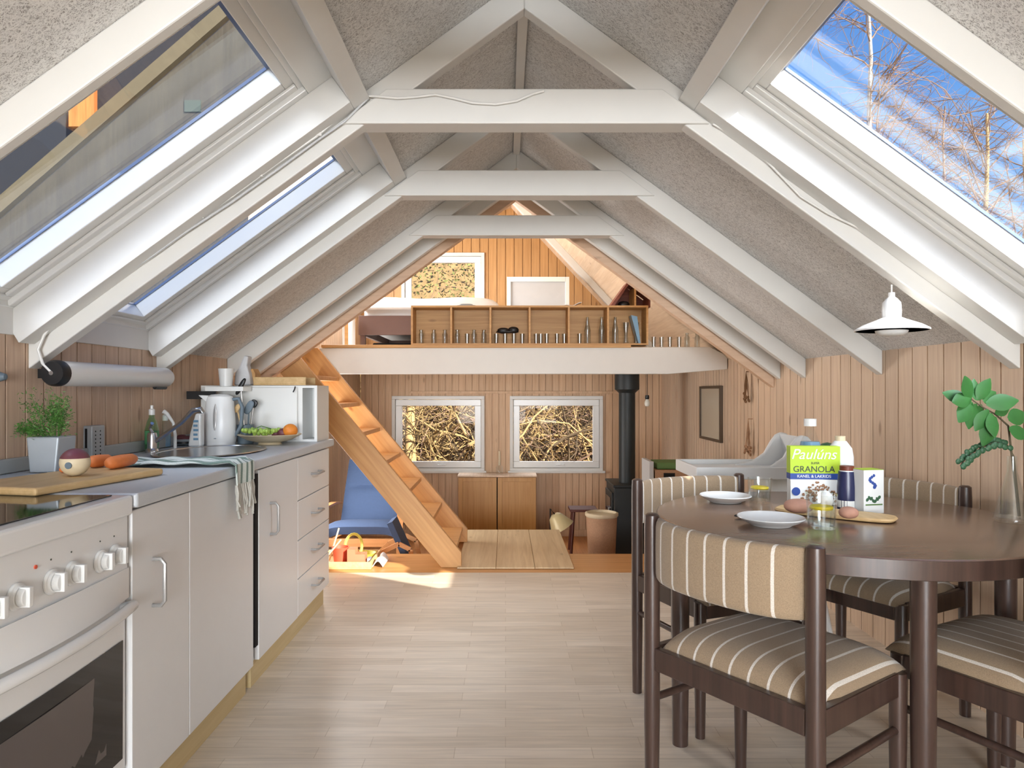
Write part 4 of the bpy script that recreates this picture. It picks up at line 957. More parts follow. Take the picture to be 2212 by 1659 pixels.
path = [c + V((.03, .01, .014)), c + V((.005, 0, .19)), at(2176, 962, y), at(2150, 955, y), at(2118, 968, y), at(2092, 985, y), at(2074, 1006, y)]
mb = MB(); mb.tube(path, [.0025, .0022, .002, .0018, .0015, .001, .001], 6); mb.build('stem', 'stem_brown', t, smooth=True)
rnd = random.Random(6); mb = MB()
for i in range(2, 6):
    for k in range(6):
        p = path[i].lerp(path[i + 1], k / 6)
        for s_ in (-1, 1): mb.sell(p + V((rnd.uniform(-.006, .006), s_ * .008, s_ * .007)), (.009, .004, .008), 1, 8, 6, Matrix.Rotation(rnd.uniform(-1, 1), 4, 'Y'))
tag(mb.build('foliage', 'leaf_dark', t, smooth=True))
# pendant lamp
LP = V(((1926 - VX) * 2.24 / F, 2.24, 1.30))
t = thing('pendant_lamp', 'white two-part metal pendant lamp hanging over the dining table', 'lamp', LP)
mb = MB(); mb.lathe([(.109, -.005), (.109, .0), (.085, .014), (.045, .030), (.028, .038), (.028, .036), (.045, .026), (.085, .009), (.105, -.005)], LP, 48); mb.build('lamp_shade', 'plastic_white', t, smooth=True)
mb = MB(); mb.lathe([(.0, -.022), (.035, -.02), (.046, -.012), (.05, -.001), (.0, -.001)], LP, 32); mb.build('diffuser', 'plastic_white', t, smooth=True)
mb = MB(); mb.lathe([(.028, .036), (.029, .06), (.027, .085), (.017, .098), (.010, .104), (.010, .118), (0, .119)], LP, 28); mb.build('lamp_socket', 'plastic_white', t, smooth=True)
yr = R1 + .01
def rafter_pt(u, s, d=-.118): return V((RX + s * u, R1 + .03, RZ - math.tan(TH) * u + d))
mb = MB(); mb.tube([LP + V((0, 0, .118)), V((LP.x, LP.y, cz(LP.x, -.12)))], .0028, 8); mb.build('cord', 'cable_white', t)
# surface cables on the rafters
rnd = random.Random(9)
pts = []
for px, py in ((1540, 268), (1600, 300), (1660, 352), (1730, 425), (1790, 462), (1850, 490), (1905, 515), (1924, 524)): pts.append(at(px, py, R1 - .012))
mb = MB(); mb.tube(pts, .0035, 8); tag(mb.build('cable', 'cable_white', smooth=True), 'white cable sagging along the roof timber down to the pendant lamp', 'cable')
pts = [at(px, py, R1 - .020) for px, py in ((1175, 196), (1150, 203), (1115, 218), (1070, 225), (1020, 222), (980, 212), (940, 204), (900, 209), (860, 212), (815, 208), (780, 206), (740, 245), (690, 290), (600, 352), (500, 425), (400, 492), (300, 560), (210, 622), (150, 665), (118, 690), (95, 725), (82, 755), (92, 785), (112, 805))]
for i, p in enumerate(pts):
    if i > 20: pts[i] = p
mb = MB(); mb.tube(pts, .0045, 8); tag(mb.build('cable', 'cable_white', smooth=True), 'white cable wavy over the nearest collar beam, clipped down the slope to the tube lamp', 'cable')
pts = [at(px, py, R1 - .016) for px, py in ((795, 212), (745, 262), (690, 300), (600, 366), (500, 437), (400, 502), (330, 552), (240, 610), (150, 668), (100, 700), (84, 722))]
mb = MB(); mb.tube(pts, .004, 8); tag(mb.build('cable', 'paint_grey_light', smooth=True), 'thinner grey cable running beside the clipped white cable on the roof slope', 'cable')
clip = None
clip_labels = ['cable clip nearest the collar beam on the left roof slope', 'second cable clip down from the collar beam', 'middle one of the five cable clips on the roof slope', 'second cable clip up from the tube lamp', 'lowest cable clip, just above the tube lamp']
for k, (px, py) in enumerate(((687, 290), (560, 378), (432, 468), (320, 547), (125, 686))):
    q = at(px, py, R1 - .022)
    if clip is None:
        mb = MB(); mb.box(q.x - .012, q.x + .012, q.y - .004, q.y + .02, q.z - .006, q.z + .006); clip = mb.build('cable_clip', 'cable_white', bevel=.002); tag(clip, clip_labels[0], 'clip', 'cable clips on the roof slope'); q0 = clip.location.copy(), q
    else:
        c_2 = clip.copy(); COL.objects.link(c_2); c_2.location = q0[0] + (q - q0[1]); c_2['label'] = clip_labels[k]

# white plastic high seat / baby tray behind the table
by = 3.15
t = thing('baby_seat', 'white moulded plastic baby seat with wide tray and high curved back behind the table', 'baby seat', (1.1, by, 0))
zt_ = H - (1000 - VY) * by / F
x0_, x1_ = (1488 - VX) * by / F, (1700 - VX) * by / F
mb = MB(); M = Matrix.Translation(((x0_ + x1_) / 2, by, zt_ - .02)); hw = (x1_ - x0_) / 2
mb.box(-hw, hw, -.15, .19, -.012, -.004, M)
for (a, b, c3_, d3) in ((-hw, hw, -.165, -.15), (-hw, hw, .19, .205), (-hw - .01, -hw + .006, -.165, .205), (hw - .006, hw + .01, -.165, .205)): mb.box(a, b, c3_, d3, -.035, .018, M)
mb.build('tray', 'plastic_white', t, bevel=.010, seg=3)
prof = [(1604, 1026), (1612, 1008), (1648, 1002), (1674, 984), (1690, 956), (1700, 943), (1712, 937), (1726, 940), (1738, 954), (1744, 1030)]
Pf = [((x - VX) * by / F, H - (y - VY) * by / F) for x, y in prof]
mb = MB(); mb.prism(Pf[::-1], 1, by - .10, by - .078); mb.prism(Pf[::-1], 1, by + .13, by + .152)
mb.prism([(Pf[6][0] - .01, Pf[6][1] - .004), (Pf[8][0] + .004, Pf[8][1] - .01), (Pf[9][0], Pf[9][1]), (Pf[9][0] - .035, Pf[9][1])], 1, by - .10, by + .152)
mb.build('backrest', 'plastic_white', t, bevel=.009, seg=3)
mb = MB(); mb.sell((x1_ - .0, by + .02, zt_ - .09), (.12, .13, .07), .5, 24, 12); mb.build('seat_shell', 'plastic_white', t, smooth=True)
for sx in (-1, 1):
    for sy in (-1, 1):
        mb = MB(); mb.tube([(x1_ - .02 + sx * .06, by + .02 + sy * .08, zt_ - .12), (x1_ - .02 + sx * .16, by + .02 + sy * .16, 0)], .012, 10); mb.build('leg', 'plastic_white', t, smooth=True)
#====================================================================== FAR ROOM
# pine ladder stair
t = thing('ladder_stair', 'steep pine ladder stair leaning up left to the loft', 'stairs', (-.9, 4.7, 0))
SP = [(-.2755, .001), (-.2755, .094), (-1.355, 1.40), (-1.49, 1.40), (-1.49, 1.318), (-.401, .001)]
for y0 in (4.325, 5.0):
    dz = .012 if y0 > 4.9 else 0
    mb = MB(); mb.prism([(x, z + dz) for x, z in SP], 1, y0, y0 + .036); o = mb.build('stringer', 'pine_orange', t, bevel=.003); Rm = Matrix.Rotation(math.atan(1.21), 4, 'Y'); o.data.transform(Rm.inverted()); o.rotation_euler = Rm.to_euler()
for k in range(7):
    z = .12 + .18 * k; xe = -.2755 - (z - .094) / 1.21
    mb = MB(); mb.box(xe - .165, xe - .012, 4.362, 5.0, z - .028, z); mb.build('tread', 'pine_orange', t, bevel=.002)
# plank platform
t = thing('plank_platform', 'low platform of wide pale pine planks bridging into the lower room', 'platform', (.07, 4.9, ZS))
for i in range(3):
    x0 = -.30 + i * .241
    mb = MB(); mb.box(x0 + .001, x0 + .240, 4.29 if i < 3 else 4.35, 5.46, .0015, .012); mb.build('plank', 'platform_pine', t, bevel=.002)
for x in (-.26, .38):
    mb = MB(); mb.box(x - .02, x + .02, 5.38, 5.42, ZS + .001, .001); mb.build('leg', 'platform_pine', t, bevel=.002)
mb = MB(); mb.box(-.28, .40, 5.37, 5.43, -.06, .001); mb.build('crossbar', 'platform_pine', t)
# pine cabinet below the windows
t = thing('pine_cabinet', 'two-door pine cabinet with pale top between the two lower windows', 'cabinet', (-.084, 7.1, ZS))
mb = MB(); mb.box(-.474, .306, 7.0, 7.25, ZS + .001, .236); mb.build('carcass', 'pine_orange_v', t)
for x0, x1 in ((-.474, -.089), (-.079, .306)):
    mb = MB(); mb.box(x0, x1, 6.982, 6.999, ZS + .03, .232); d = mb.build('door', 'pine_orange_v', t, bevel=.002)
    mb = MB()
    for a, b, c4, d4 in ((x0, x0 + .045, ZS + .03, .232), (x1 - .045, x1, ZS + .03, .232), (x0 + .045, x1 - .045, ZS + .03, ZS + .09), (x0 + .045, x1 - .045, .19, .232)): mb.box(a, b, 6.974, 6.9815, c4, d4)
    mb.build('door_frame', 'pine_orange_v', d, bevel=.0015)
mb = MB(); mb.box(-.484, .316, 6.97, 7.255, .2365, .252); mb.build('cabinet_top', 'pine_pale', t, bevel=.002)
mb = MB(); mb.box(-.089, -.079, 6.985, 6.9995, ZS + .03, .232); mb.build('door_gap', 'dark_void', t)
c = V((-.062, 7.1, .253))
t = bottle('candle_bottle', 'clear bottle holding a white candle on the pine cabinet', 'candle', c, [(.035, 0), (.036, .07), (.014, .10), (.012, .125)], 'clear_glass', (('candle', [(.0105, .09), (.0105, .235), (0, .237)], 'cream'),))
# wood stove and flue
t = thing('wood_stove', 'black cast iron wood stove with a tall black flue pipe', 'wood stove', (1.065, 6.2, ZS))
mb = MB(); mb.box(.932, 1.21, 5.95, 6.42, ZS + .07, .272); mb.build('body', 'cast_iron', t, bevel=.008)
mb = MB(); mb.box(.922, 1.215, 5.94, 6.43, .2725, .294); mb.build('top_plate', 'cast_iron', t, bevel=.005)
mb = MB(); mb.box(.916, .9315, 6.0, 6.37, -.12, .22); d = mb.build('door', 'cast_iron', t, bevel=.004)
mb = MB(); mb.box(.912, .9159, 6.05, 6.32, -.06, .17); mb.build('door_glass', 'black_glass', d)
mb = MB(); mb.tube([(.916, 6.03, .02), (.895, 6.03, .02), (.895, 6.03, .09), (.916, 6.03, .09)], .006, 8); mb.build('handle', 'handle_grey', d, smooth=True)
mb = MB(); mb.box(.916, .9315, 6.0, 6.37, -.30, -.14); mb.build('ash_door', 'cast_iron', t, bevel=.004)
for x in (.96, 1.18):
    for y in (5.99, 6.38):
        mb = MB(); mb.box(x - .02, x + .02, y - .02, y + .02, ZS + .001, ZS + .0699); mb.build('leg', 'cast_iron', t)
mb = MB(); mb.lathe([(.072, .2945), (.072, 1.10), (.071, 1.10)], (1.076, 6.15, 0), 28); mb.build('flue_pipe', 'cast_iron', t, smooth=True)
mb = MB(); mb.lathe([(.073, 1.085), (.100, 1.11), (.108, 1.115), (.108, 1.329), (.0, 1.329)], (1.076, 6.15, 0), 28); mb.build('flue_collar', 'cast_iron', t, smooth=True)
# bin, stool, small lamp, bulb, mirror
t = thing('wooden_bin', 'round wooden bin with pale rim beside the black wood stove', 'bin', (.775, 5.6, ZS))
mb = MB(); mb.lathe([(.10, .001), (.125, .53), (.115, .53), (.095, .01), (0, .01)], (.775, 5.6, ZS), 28); mb.build('bin_body', 'rattan', t, smooth=True)
mb = MB(); mb.lathe([(.126, .51), (.134, .52), (.134, .54), (.118, .545), (.114, .525)], (.775, 5.6, ZS), 28); mb.build('rim', 'cream', t, smooth=True)
t = thing('wooden_stool', 'small dark red wooden stool behind the round bin', 'stool', (.73, 6.55, ZS))
mb = MB(); mb.box(.60, .86, 6.45, 6.68, -.025, .0); mb.build('seat', 'stool_dark', t, bevel=.004)
for sx, sy in ((-1, -1), (1, -1), (-1, 1), (1, 1)):
    mb = MB(); mb.tube([(.73 + sx * .09, 6.565 + sy * .07, -.026), (.73 + sx * .12, 6.565 + sy * .1, ZS + .001)], .014, 8); mb.build('leg', 'stool_dark', t)
t = thing('reading_lamp', 'cream cone shade reading lamp standing low behind the plank platform', 'lamp', (.50, 6.2, ZS))
mb = MB(); mb.lathe([(.09, .001), (.09, .015), (.02, .03), (0, .03)], (.44, 6.2, ZS), 24); mb.build('base', 'black_plastic', t, smooth=True)
mb = MB(); mb.tube([(.44, 6.2, ZS + .03), (.40, 6.2, -.15), (.40, 6.2, .05), (.44, 6.2, .0)], .007, 8); mb.build('arm', 'black_plastic', t, smooth=True)
M = Matrix.Translation((.47, 6.2, -.06)) @ Matrix.Rotation(math.radians(-32), 4, 'Y')
mb = MB(); q = MB(); q.lathe([(.035, .07), (.06, .05), (.115, -.07), (.111, -.07), (.055, .045), (0, .06)], (0, 0, 0), 26); mb.add([M @ p for p in q.v], q.f); mb.build('lamp_shade', 'brass_cream', t, smooth=True)
t = thing('bare_bulb', 'bare light bulb hanging on a cord right of the flue pipe', 'light bulb', (1.326, 6.5, .98))
mb = MB(); mb.tube([(1.326, 6.5, 1.329), (1.326, 6.5, 1.055)], .003, 6); mb.build('cord', 'black_plastic', t)
mb = MB(); mb.lathe([(.016, 1.025), (.02, 1.035), (.018, 1.062), (0, 1.065)], (1.326, 6.5, 0), 14); mb.build('socket', 'black_plastic', t, smooth=True)
mb = MB(); mb.lathe([(0, .955), (.018, .96), (.026, .98), (.024, 1.0), (.013, 1.024), (0, 1.0245)], (1.326, 6.5, 0), 18); mb.build('bulb', 'bulb', t, smooth=True)
t = thing('wall_mirror', 'tall narrow mirror in a thin dark frame on the right plank wall', 'mirror', (1.62, 5.5, .71))
mb = MB()
for a, b, c4, d4 in ((5.22, 5.245, .71, 1.14), (5.755, 5.78, .71, 1.14), (5.245, 5.755, .71, .73), (5.245, 5.755, 1.12, 1.14)): mb.box(1.612, 1.639, a, b, c4, d4)
mb.build('mirror_frame', 'frame_dark', t, bevel=.002)
mb = MB(); mb.box(1.622, 1.630, 5.245, 5.755, .73, 1.12); mb.build('mirror_glass', 'mirror_wall_reflection', t)
for nm, lab, px, y0, py0, py1, mt in (('dried_bouquet', 'dried brown flower bunch hanging by the board corner above the baby seat', 1611, 4.62, 803, 866, 'dried_brown'), ('dried_grasses', 'dried pale grass bundle hanging low by the board corner, above the white tray', 1628, 4.58, 905, 980, 'rattan')):
    a = V((1.60, y0, H - (py0 - VY) * y0 / F)); b = V((1.60, y0, H - (py1 - VY) * y0 / F)); rnd = random.Random(px); mb = MB()
    mb.tube([a + V((.03, 0, .0)), a], .003, 6)
    for i in range(16):
        q = b + V((rnd.uniform(-.02, .02), rnd.uniform(-.035, .035), rnd.uniform(-.01, .05))); mb.tube([a, a.lerp(q, .5) + V((rnd.uniform(-.008, .008), rnd.uniform(-.01, .01), 0)), q], [.0015, .002, .001], 4)
        mb.sell(q, (.008, .008, .010), 1, 7, 5)
    tag(mb.build(nm, mt, smooth=True), lab, 'dried flowers')
t = thing('storage_crate', 'tall wooden crate behind the striped chair back near the mirror', 'crate', (1.25, 5.1, ZS))
mb = MB(); mb.box(1.06, 1.46, 4.92, 5.30, ZS + .001, .54); mb.build('body', 'rattan', t, bevel=.004)
mb = MB(); mb.box(1.12, 1.20, 4.916, 4.9195, .46, .52); mb.build('grip_hole', 'dark_void', t)
mb = MB(); mb.box(1.02, 1.05, 4.92, 5.2, .22, .60); o = mb.build('ring_binder', 'paint_grey_light', bevel=.002)
o.location.z = ZS + .001; o.data.transform(Matrix.Translation((0, 0, .22 - ZS))); tag(o, 'pale grey upright folder leaning beside the wooden crate', 'folder')
mb = MB(); mb.box(1.08, 1.32, 4.95, 5.2, .5415, .59); tag(mb.build('green_blanket', 'toy_green', bevel=.01), 'folded dark green blanket on top of the wooden crate', 'blanket')
# blue armchair with bent wood frame
t = thing('armchair', 'blue cushioned armchair with bent wood arms behind the ladder stair', 'armchair', (-1.08, 5.6, ZS))
def cush(u, v):
    x = -1.37 + .54 * u
    if v < .45: f = v / .45; y = 5.28 + .47 * f; z = .10 - .09 * f - .06 * (1 - f) ** 6
    else: f = (v - .45) / .55; y = 5.75 + .26 * f; z = .01 + .50 * f
    pu = .028 * (1 - (2 * u - 1) ** 6) * (1 if abs(v - .75) > .02 else .3)
    return (x + .02 * (1 - 2 * u) * (v ** 2), y - pu * (v > .45), z + pu * (v <= .45))
mb = MB(); mb.sheet(cush, 16, 40, .07); mb.build('cushion', 'blue_fabric', t, smooth=True)
for x in (-1.40, -.80):
    mb = MB(); pts = [(x, 5.35, ZS + .012), (x, 5.26, ZS + .15), (x, 5.25, .05), (x, 5.28, .15), (x, 5.38, .20), (x, 5.65, .19), (x, 5.85, .16)]
    for a, b in zip(pts, pts[1:]): mb.bar(a, b, .05, .018, (0, -1, .5))
    mb.build('armrest', 'bent_birch', t, bevel=.002)
    mb = MB(); pts = [(x, 5.35, ZS + .011), (x, 5.8, ZS + .011), (x, 5.95, ZS + .06)]
    for a, b in zip(pts, pts[1:]): mb.bar(a, b, .05, .018)
    mb.build('runner', 'bent_birch', t, bevel=.002)
mb = MB(); mb.box(-1.37, -.83, 5.30, 5.34, -.09, -.03); mb.build('front_rail', 'bent_birch', t, bevel=.003)
for x in (-1.33, -.87):
    mb = MB(); mb.bar((x, 5.32, -.06), (x, 5.86, -.10), .03, .05); mb.build('seat_rail', 'bent_birch', t)
# small bent wood child chair
t = thing('child_armchair', 'small bent wood child chair with grey-blue cushion beside the ladder foot', 'armchair', (-.78, 4.98, ZS))
mb = MB(); mb.sheet(lambda u, v: (-.83 + .19 * v - .05 * v * v, 4.86 + .22 * u, .17 - .42 * v + .10 * v * v), 6, 10, .04); mb.build('cushion', 'blue_fabric', t, smooth=True)
for y in (4.82, 5.12):
    mb = MB(); pts = [(-.92, y, ZS + .01), (-.99, y, -.25), (-.96, y, -.12), (-.86, y, -.02), (-.74, y, .04), (-.66, y, .0), (-.62, y, -.2), (-.66, y, ZS + .01)]
    for a, b in zip(pts, pts[1:]): mb.bar(a, b, .03, .014, (0, 1, 0))
    mb.build('side_frame', 'bent_birch', t)
mb = MB(); mb.box(-.93, -.66, 4.83, 5.11, ZS + .11, ZS + .13); mb.build('cross_rail', 'bent_birch', t)
# toy tray and toys on the threshold
TT = .001
t = thing('toy_tray', 'shallow wooden tray of toys on the pine threshold beside the cabinets', 'tray', (-1.05, 4.42, TT))
mb = MB(); mb.box(-1.35, -.83, 4.28, 4.62, TT, TT + .008)
for a, b, c4, d4 in ((-1.35, -.83, 4.28, 4.292), (-1.35, -.83, 4.608, 4.62), (-1.35, -1.338, 4.292, 4.608), (-.842, -.83, 4.292, 4.608)): mb.box(a, b, c4, d4, TT + .008, TT + .045)
mb.build('tray_body', 'board_beech', t, bevel=.002)
zt2 = TT + .009
def toy(nm, lab, mat, fn, cat='toy'):
    mb = MB(); fn(mb); tag(mb.build(nm, mat, smooth=True, bevel=0), lab, cat, 'toys on the wooden tray')
toy('toy_bucket', 'red toy bucket lying at the cabinet end of the toy tray', 'toy_red', lambda m: m.lathe([(.04, 0), (.055, .10), (.05, .10), (.036, .006), (0, .006)], (-1.05, 4.42, zt2), 20))
toy('toy_truck', 'orange-red toy truck in the middle of the toy tray', 'toy_orange', lambda m: (m.box(-.99, -.88, 4.34, 4.42, zt2, zt2 + .07), m.box(-.99, -.94, 4.34, 4.42, zt2 + .07, zt2 + .10)))
toy('toy_ring', 'yellow-green toy hoop standing among the toys', 'toy_yellow', lambda m: m.tube([(-.985 + .055 * math.cos(a), 4.50 + .02 * math.sin(a), zt2 + .086 + .075 * math.sin(a)) for a in [2 * PI * k / 20 for k in range(21)]], .009, 8))
toy('toy_bowl', 'pale yellow toy bowl at the ladder end of the toy tray', 'toy_yellow', lambda m: m.lathe([(.03, 0), (.065, .04), (.06, .04), (.028, .006), (0, .006)], (-.905, 4.52, zt2), 20))
toy('toy_block', 'grey toy block beside the orange-red truck', 'toy_grey', lambda m: m.box(-.87, -.85, 4.36, 4.41, zt2, zt2 + .04))
toy('toy_stick', 'thin white stick leaning up from the toy tray next to the drawers', 'cream', lambda m: m.tube([(-1.13, 4.45, zt2 + .004), (-1.07, 4.46, zt2 + .21)], .005, 8))
toy('toy_stick', 'second thin white stick leaning lower over the red toy bucket', 'cream', lambda m: m.tube([(-1.16, 4.36, zt2 + .005), (-1.03, 4.35, zt2 + .16)], .005, 8))
mb = MB(); rnd = random.Random(12); mb.sheet(lambda u, v: (-.83 + .07 * u, 4.32 + .20 * v, TT + .008 + .035 * math.sin(PI * u) * (1 + .4 * math.sin(7 * v))), 10, 14, .005); tag(mb.build('white_rag', 'white_fabric', smooth=True), 'crumpled white cloth at the ladder end of the toy tray', 'cloth')
# ------------------------------------------------------------------ loft things
LZ = 1.4405
t = thing('glass_shelf', 'long low pine shelf with six open bays on the loft edge', 'shelf', (.18, 5.2, LZ))
X0, X1 = -.696, 1.051; zt_s = 1.731
mb = MB(); mb.box(X0, X1, 5.11, 5.30, LZ + .0005, LZ + .012); mb.build('bottom_board', 'pine_shelf', t)
mb = MB(); mb.box(X0, X1, 5.11, 5.30, zt_s - .014, zt_s); mb.build('top_board', 'pine_shelf', t)
mb = MB(); mb.box(X0, X1, 5.301, 5.308, LZ + .0005, zt_s); mb.build('back_panel', 'pine_shelf', t)
for k in range(7):
    x = X0 + (X1 - X0 - .014) * k / 6; mb = MB(); mb.box(x, x + .014, 5.111, 5.3, LZ + .0125, zt_s - .0145); mb.build('divider' if 0 < k < 6 else 'side_panel', 'pine_shelf', t)
ZG = LZ + .013
rnd = random.Random(21)
kinds = {'j': ('glass_jar', [(.02, 0), (.021, .07), (.012, .09), (.016, .105), (.015, .105), (.010, .09), (.018, .07), (0, .004)], 'jar'),
         's': ('drinking_glass', [(.014, 0), (.018, .075), (.0165, .075), (.012, .005), (0, .005)], 'glass'),
         'b': ('glass_bottle', [(.024, 0), (.025, .10), (.010, .15), (.010, .20), (.008, .2), (.022, .10), (0, .005)], 'bottle'),
         'v': ('glass_vase', [(.02, 0), (.012, .07), (.024, .16), (.022, .16), (.010, .07), (0, .006)], 'vase')}
proto = {}
def glassware(px, k, y, z, lab, grp):
    nm, pr, cat = kinds[k]; x = (px - VX) * y / F
    if k not in proto:
        mb = MB(); mb.lathe(pr, (0, 0, 0), 14); o = mb.build(nm, 'shelf_glass', smooth=True, origin=(0, 0, 0)); proto[k] = o
    else: o = proto[k].copy(); COL.objects.link(o)
    o.location = (x, y, z); tag(o, lab, cat, grp)
nth = ['first', 'second', 'third', 'fourth', 'fifth', 'sixth']
bays = [[(910, 'j'), (937, 'j'), (961, 'j')], [(988, 'j'), (1009, 's'), (1024, 'j'), (1045, 'j')], [(1072, 's'), (1091, 's'), (1110, 's'), (1128, 's')], [(1158, 's'), (1168, 's'), (1181, 's'), (1203, 's'), (1219, 's')], [(1252, 's'), (1269, 'b'), (1300, 'b')], [(1329, 'b'), (1352, 'v'), (1374, 'v')]]
for bi, bay in enumerate(bays):
    for gi, (px, k) in enumerate(bay):
        glassware(px, k, 5.185, ZG, f'clear {kinds[k][2]} in the {nth[bi]} shelf bay from the bed, {nth[gi]} in its row', 'glassware in the loft shelf')
for gi, (px, k) in enumerate(((1412, 's'), (1429, 's'), (1447, 's'), (1467, 's'), (1484, 'j'), (1506, 'j'))):
    glassware(px, k, 5.15, 1.4265, f'clear {kinds[k][2]} on the loft edge beyond the shelf, {nth[gi]} from its end panel', 'glassware on the loft edge')
mb = MB(); y = 5.185; c = at(1096, 712, y); zb_ = ZG + .0765
mb.sell((c.x - .03, y, zb_ + .022), (.045, .03, .022), .9); mb.sell((c.x + .045, y, zb_ + .026), (.04, .03, .025), .9); mb.sell((c.x, y, zb_ + .012), (.085, .03, .010), .9)
tag(mb.build('dark_headgear', 'black_plastic', smooth=True), 'black lumpy object lying on the small glasses in the third shelf bay', 'cap')
mb = MB(); mb.prism([(.985, ZG), (1.0, ZG), (.975, ZG + .20), (.93, ZG + .21)], 1, 5.14, 5.24); tag(mb.build('blue_booklet', 'detergent_blue'), 'blue and white booklet leaning in the last shelf bay', 'book')
mb = MB(); c = at(1007, 657, 5.2); mb.sell((c.x, 5.2, zt_s + .008), (.075, .03, .007), .7); mb.sell((c.x, 5.2, zt_s + .016), (.05, .02, .008), .8); tag(mb.build('dark_tray', 'toy_grey', smooth=True), 'small dark dish lying on top of the loft shelf', 'dish')
mb = MB(); c = at(1235, 652, 5.2); mb.sheet(lambda u, v: (c.x - .07 + .14 * u, 5.15 + .1 * v, zt_s + .006 + .022 * u * u + .006 * math.sin(9 * u)), 8, 4, .005); tag(mb.build('white_napkin', 'white_fabric', smooth=True), 'crumpled white cloth on top of the loft shelf', 'cloth')
# triangular open shelf
t = thing('sloped_shelf', 'dark red-brown open cubby shelf with sloping side under the loft roof', 'shelf', (.95, 5.4, 1.7315)); yy = 5.36
def q2(px, py): return ((px - VX) * yy / F, H - (py - VY) * yy / F)
zb2 = 1.7315
a1, a2, a3 = q2(1311, 655), q2(1352, 612), q2(1398, 640)
mb = MB(); mb.prism([(a1[0], zb2), (a2[0], a2[1]), (a2[0] + .02, a2[1]), (a1[0] + .03, zb2)], 1, yy - .12, yy + .12); mb.build('sloping_panel', 'red_shelf', t)
mb = MB(); mb.prism([(a2[0] + .02, a2[1]), (a3[0], a3[1] - .0), (a3[0], a3[1] - .014), (a2[0] + .02, a2[1] - .014)], 1, yy - .12, yy + .12); mb.build('top_board', 'red_shelf', t)
mb = MB(); mb.prism([(a1[0] + .035, zb2), (a2[0] + .02, a2[1] - .016), (a3[0] - .012, a3[1] - .016), (a3[0] - .012, zb2)], 1, yy + .11, yy + .118); mb.build('back_panel', 'red_shelf', t)
d_ = q2(1366, 650)[0]; mb = MB(); mb.box(d_ - .007, d_ + .007, yy - .12, yy + .109, zb2, a2[1] - .045); mb.build('divider', 'pine_shelf', t)
mb = MB(); mb.box(a3[0] - .012, a3[0], yy - .12, yy + .12, zb2, a3[1] - .0145); mb.build('side_panel', 'red_shelf', t)
c = q2(1347, 650); mb = MB(); mb.sell((c[0] - .005, yy - .03, zb2 + .030), (.045, .04, .028), .8); tag(mb.build('dark_pouch', 'black_plastic', smooth=True), 'black pouch inside the dark sloping cubby shelf', 'pouch')
# bed, white headboard, hanging cloth
t = thing('loft_bed', 'bed with dark brown frame and white mattress up in the loft', 'bed', (-.6, 6.2, 1.4205))
mb = MB(); mb.box(-1.19, -.02, 5.62, 5.65, 1.555, 1.712); mb.box(-1.19, -.02, 6.9, 6.93, 1.555, 1.712); mb.box(-1.19, -1.16, 5.65, 6.9, 1.555, 1.712); mb.box(-.05, -.02, 5.65, 6.9, 1.555, 1.712); mb.build('bed_frame', 'bed_brown', t, bevel=.003)
for x in (-1.16, -.06):
    for y in (5.66, 6.88): mb = MB(); mb.box(x - .02, x + .02, y - .02, y + .02, 1.421, 1.5545); mb.build('leg', 'bed_brown', t)
mb = MB(); mb.box(-1.155, -.055, 5.655, 6.895, 1.60, 1.80); mb.build('mattress', 'white_fabric', t, bevel=.03, seg=3)
mb = MB(); mb.sheet(lambda u, v: (-1.17 + 1.14 * u, 5.60 + 1.33 * v, 1.775 + .11 * (1 - (2 * v - 1) ** 8) * (1 - (2 * u - 1) ** 14) + .008 * math.sin(11 * u) * math.sin(7 * v)), 30, 24, .02); mb.build('duvet', 'white_fabric', t, smooth=True)
mb = MB(); mb.box(-1.1, -.1, 5.75, 6.8, 1.424, 1.5); tag(mb.build('under_bed_shade', 'dark_void', bevel=.01), 'dark block standing in for the shade under the loft bed', 'box')  # dark block put in as the shade below the bed
t = thing('white_headboard', 'white framed panel standing in front of the pine gable in the loft', 'headboard', (.31, 6.6, 1.4205))
mb = MB(); mb.box(.013, .607, 6.61, 6.63, 1.421, 2.18); mb.build('panel', 'paint_grey_light', t)
mb = MB()
for a, b, c4, d4 in ((.013, .05, 1.421, 2.187), (.57, .607, 1.421, 2.187), (.05, .57, 2.14, 2.187)): mb.box(a, b, 6.596, 6.609, c4, d4)
mb.build('panel_frame', 'white_gloss', t, bevel=.003)
t = thing('hanging_cloth', 'white cloth hanging down beside the loft bed frame', 'cloth', (-1.22, 5.52, 1.4205))
mb = MB(); mb.sheet(lambda u, v: (-1.30 + .10 * u, 5.55 + .015 * math.sin(6 * u), 1.44 + .24 * v), 8, 8, .006); mb.build('cloth', 'white_fabric', t, smooth=True)
mb = MB(); mb.box(-1.30, -1.20, 5.56, 5.58, 1.421, 1.70); mb.build('support_board', 'pine_shelf', t)
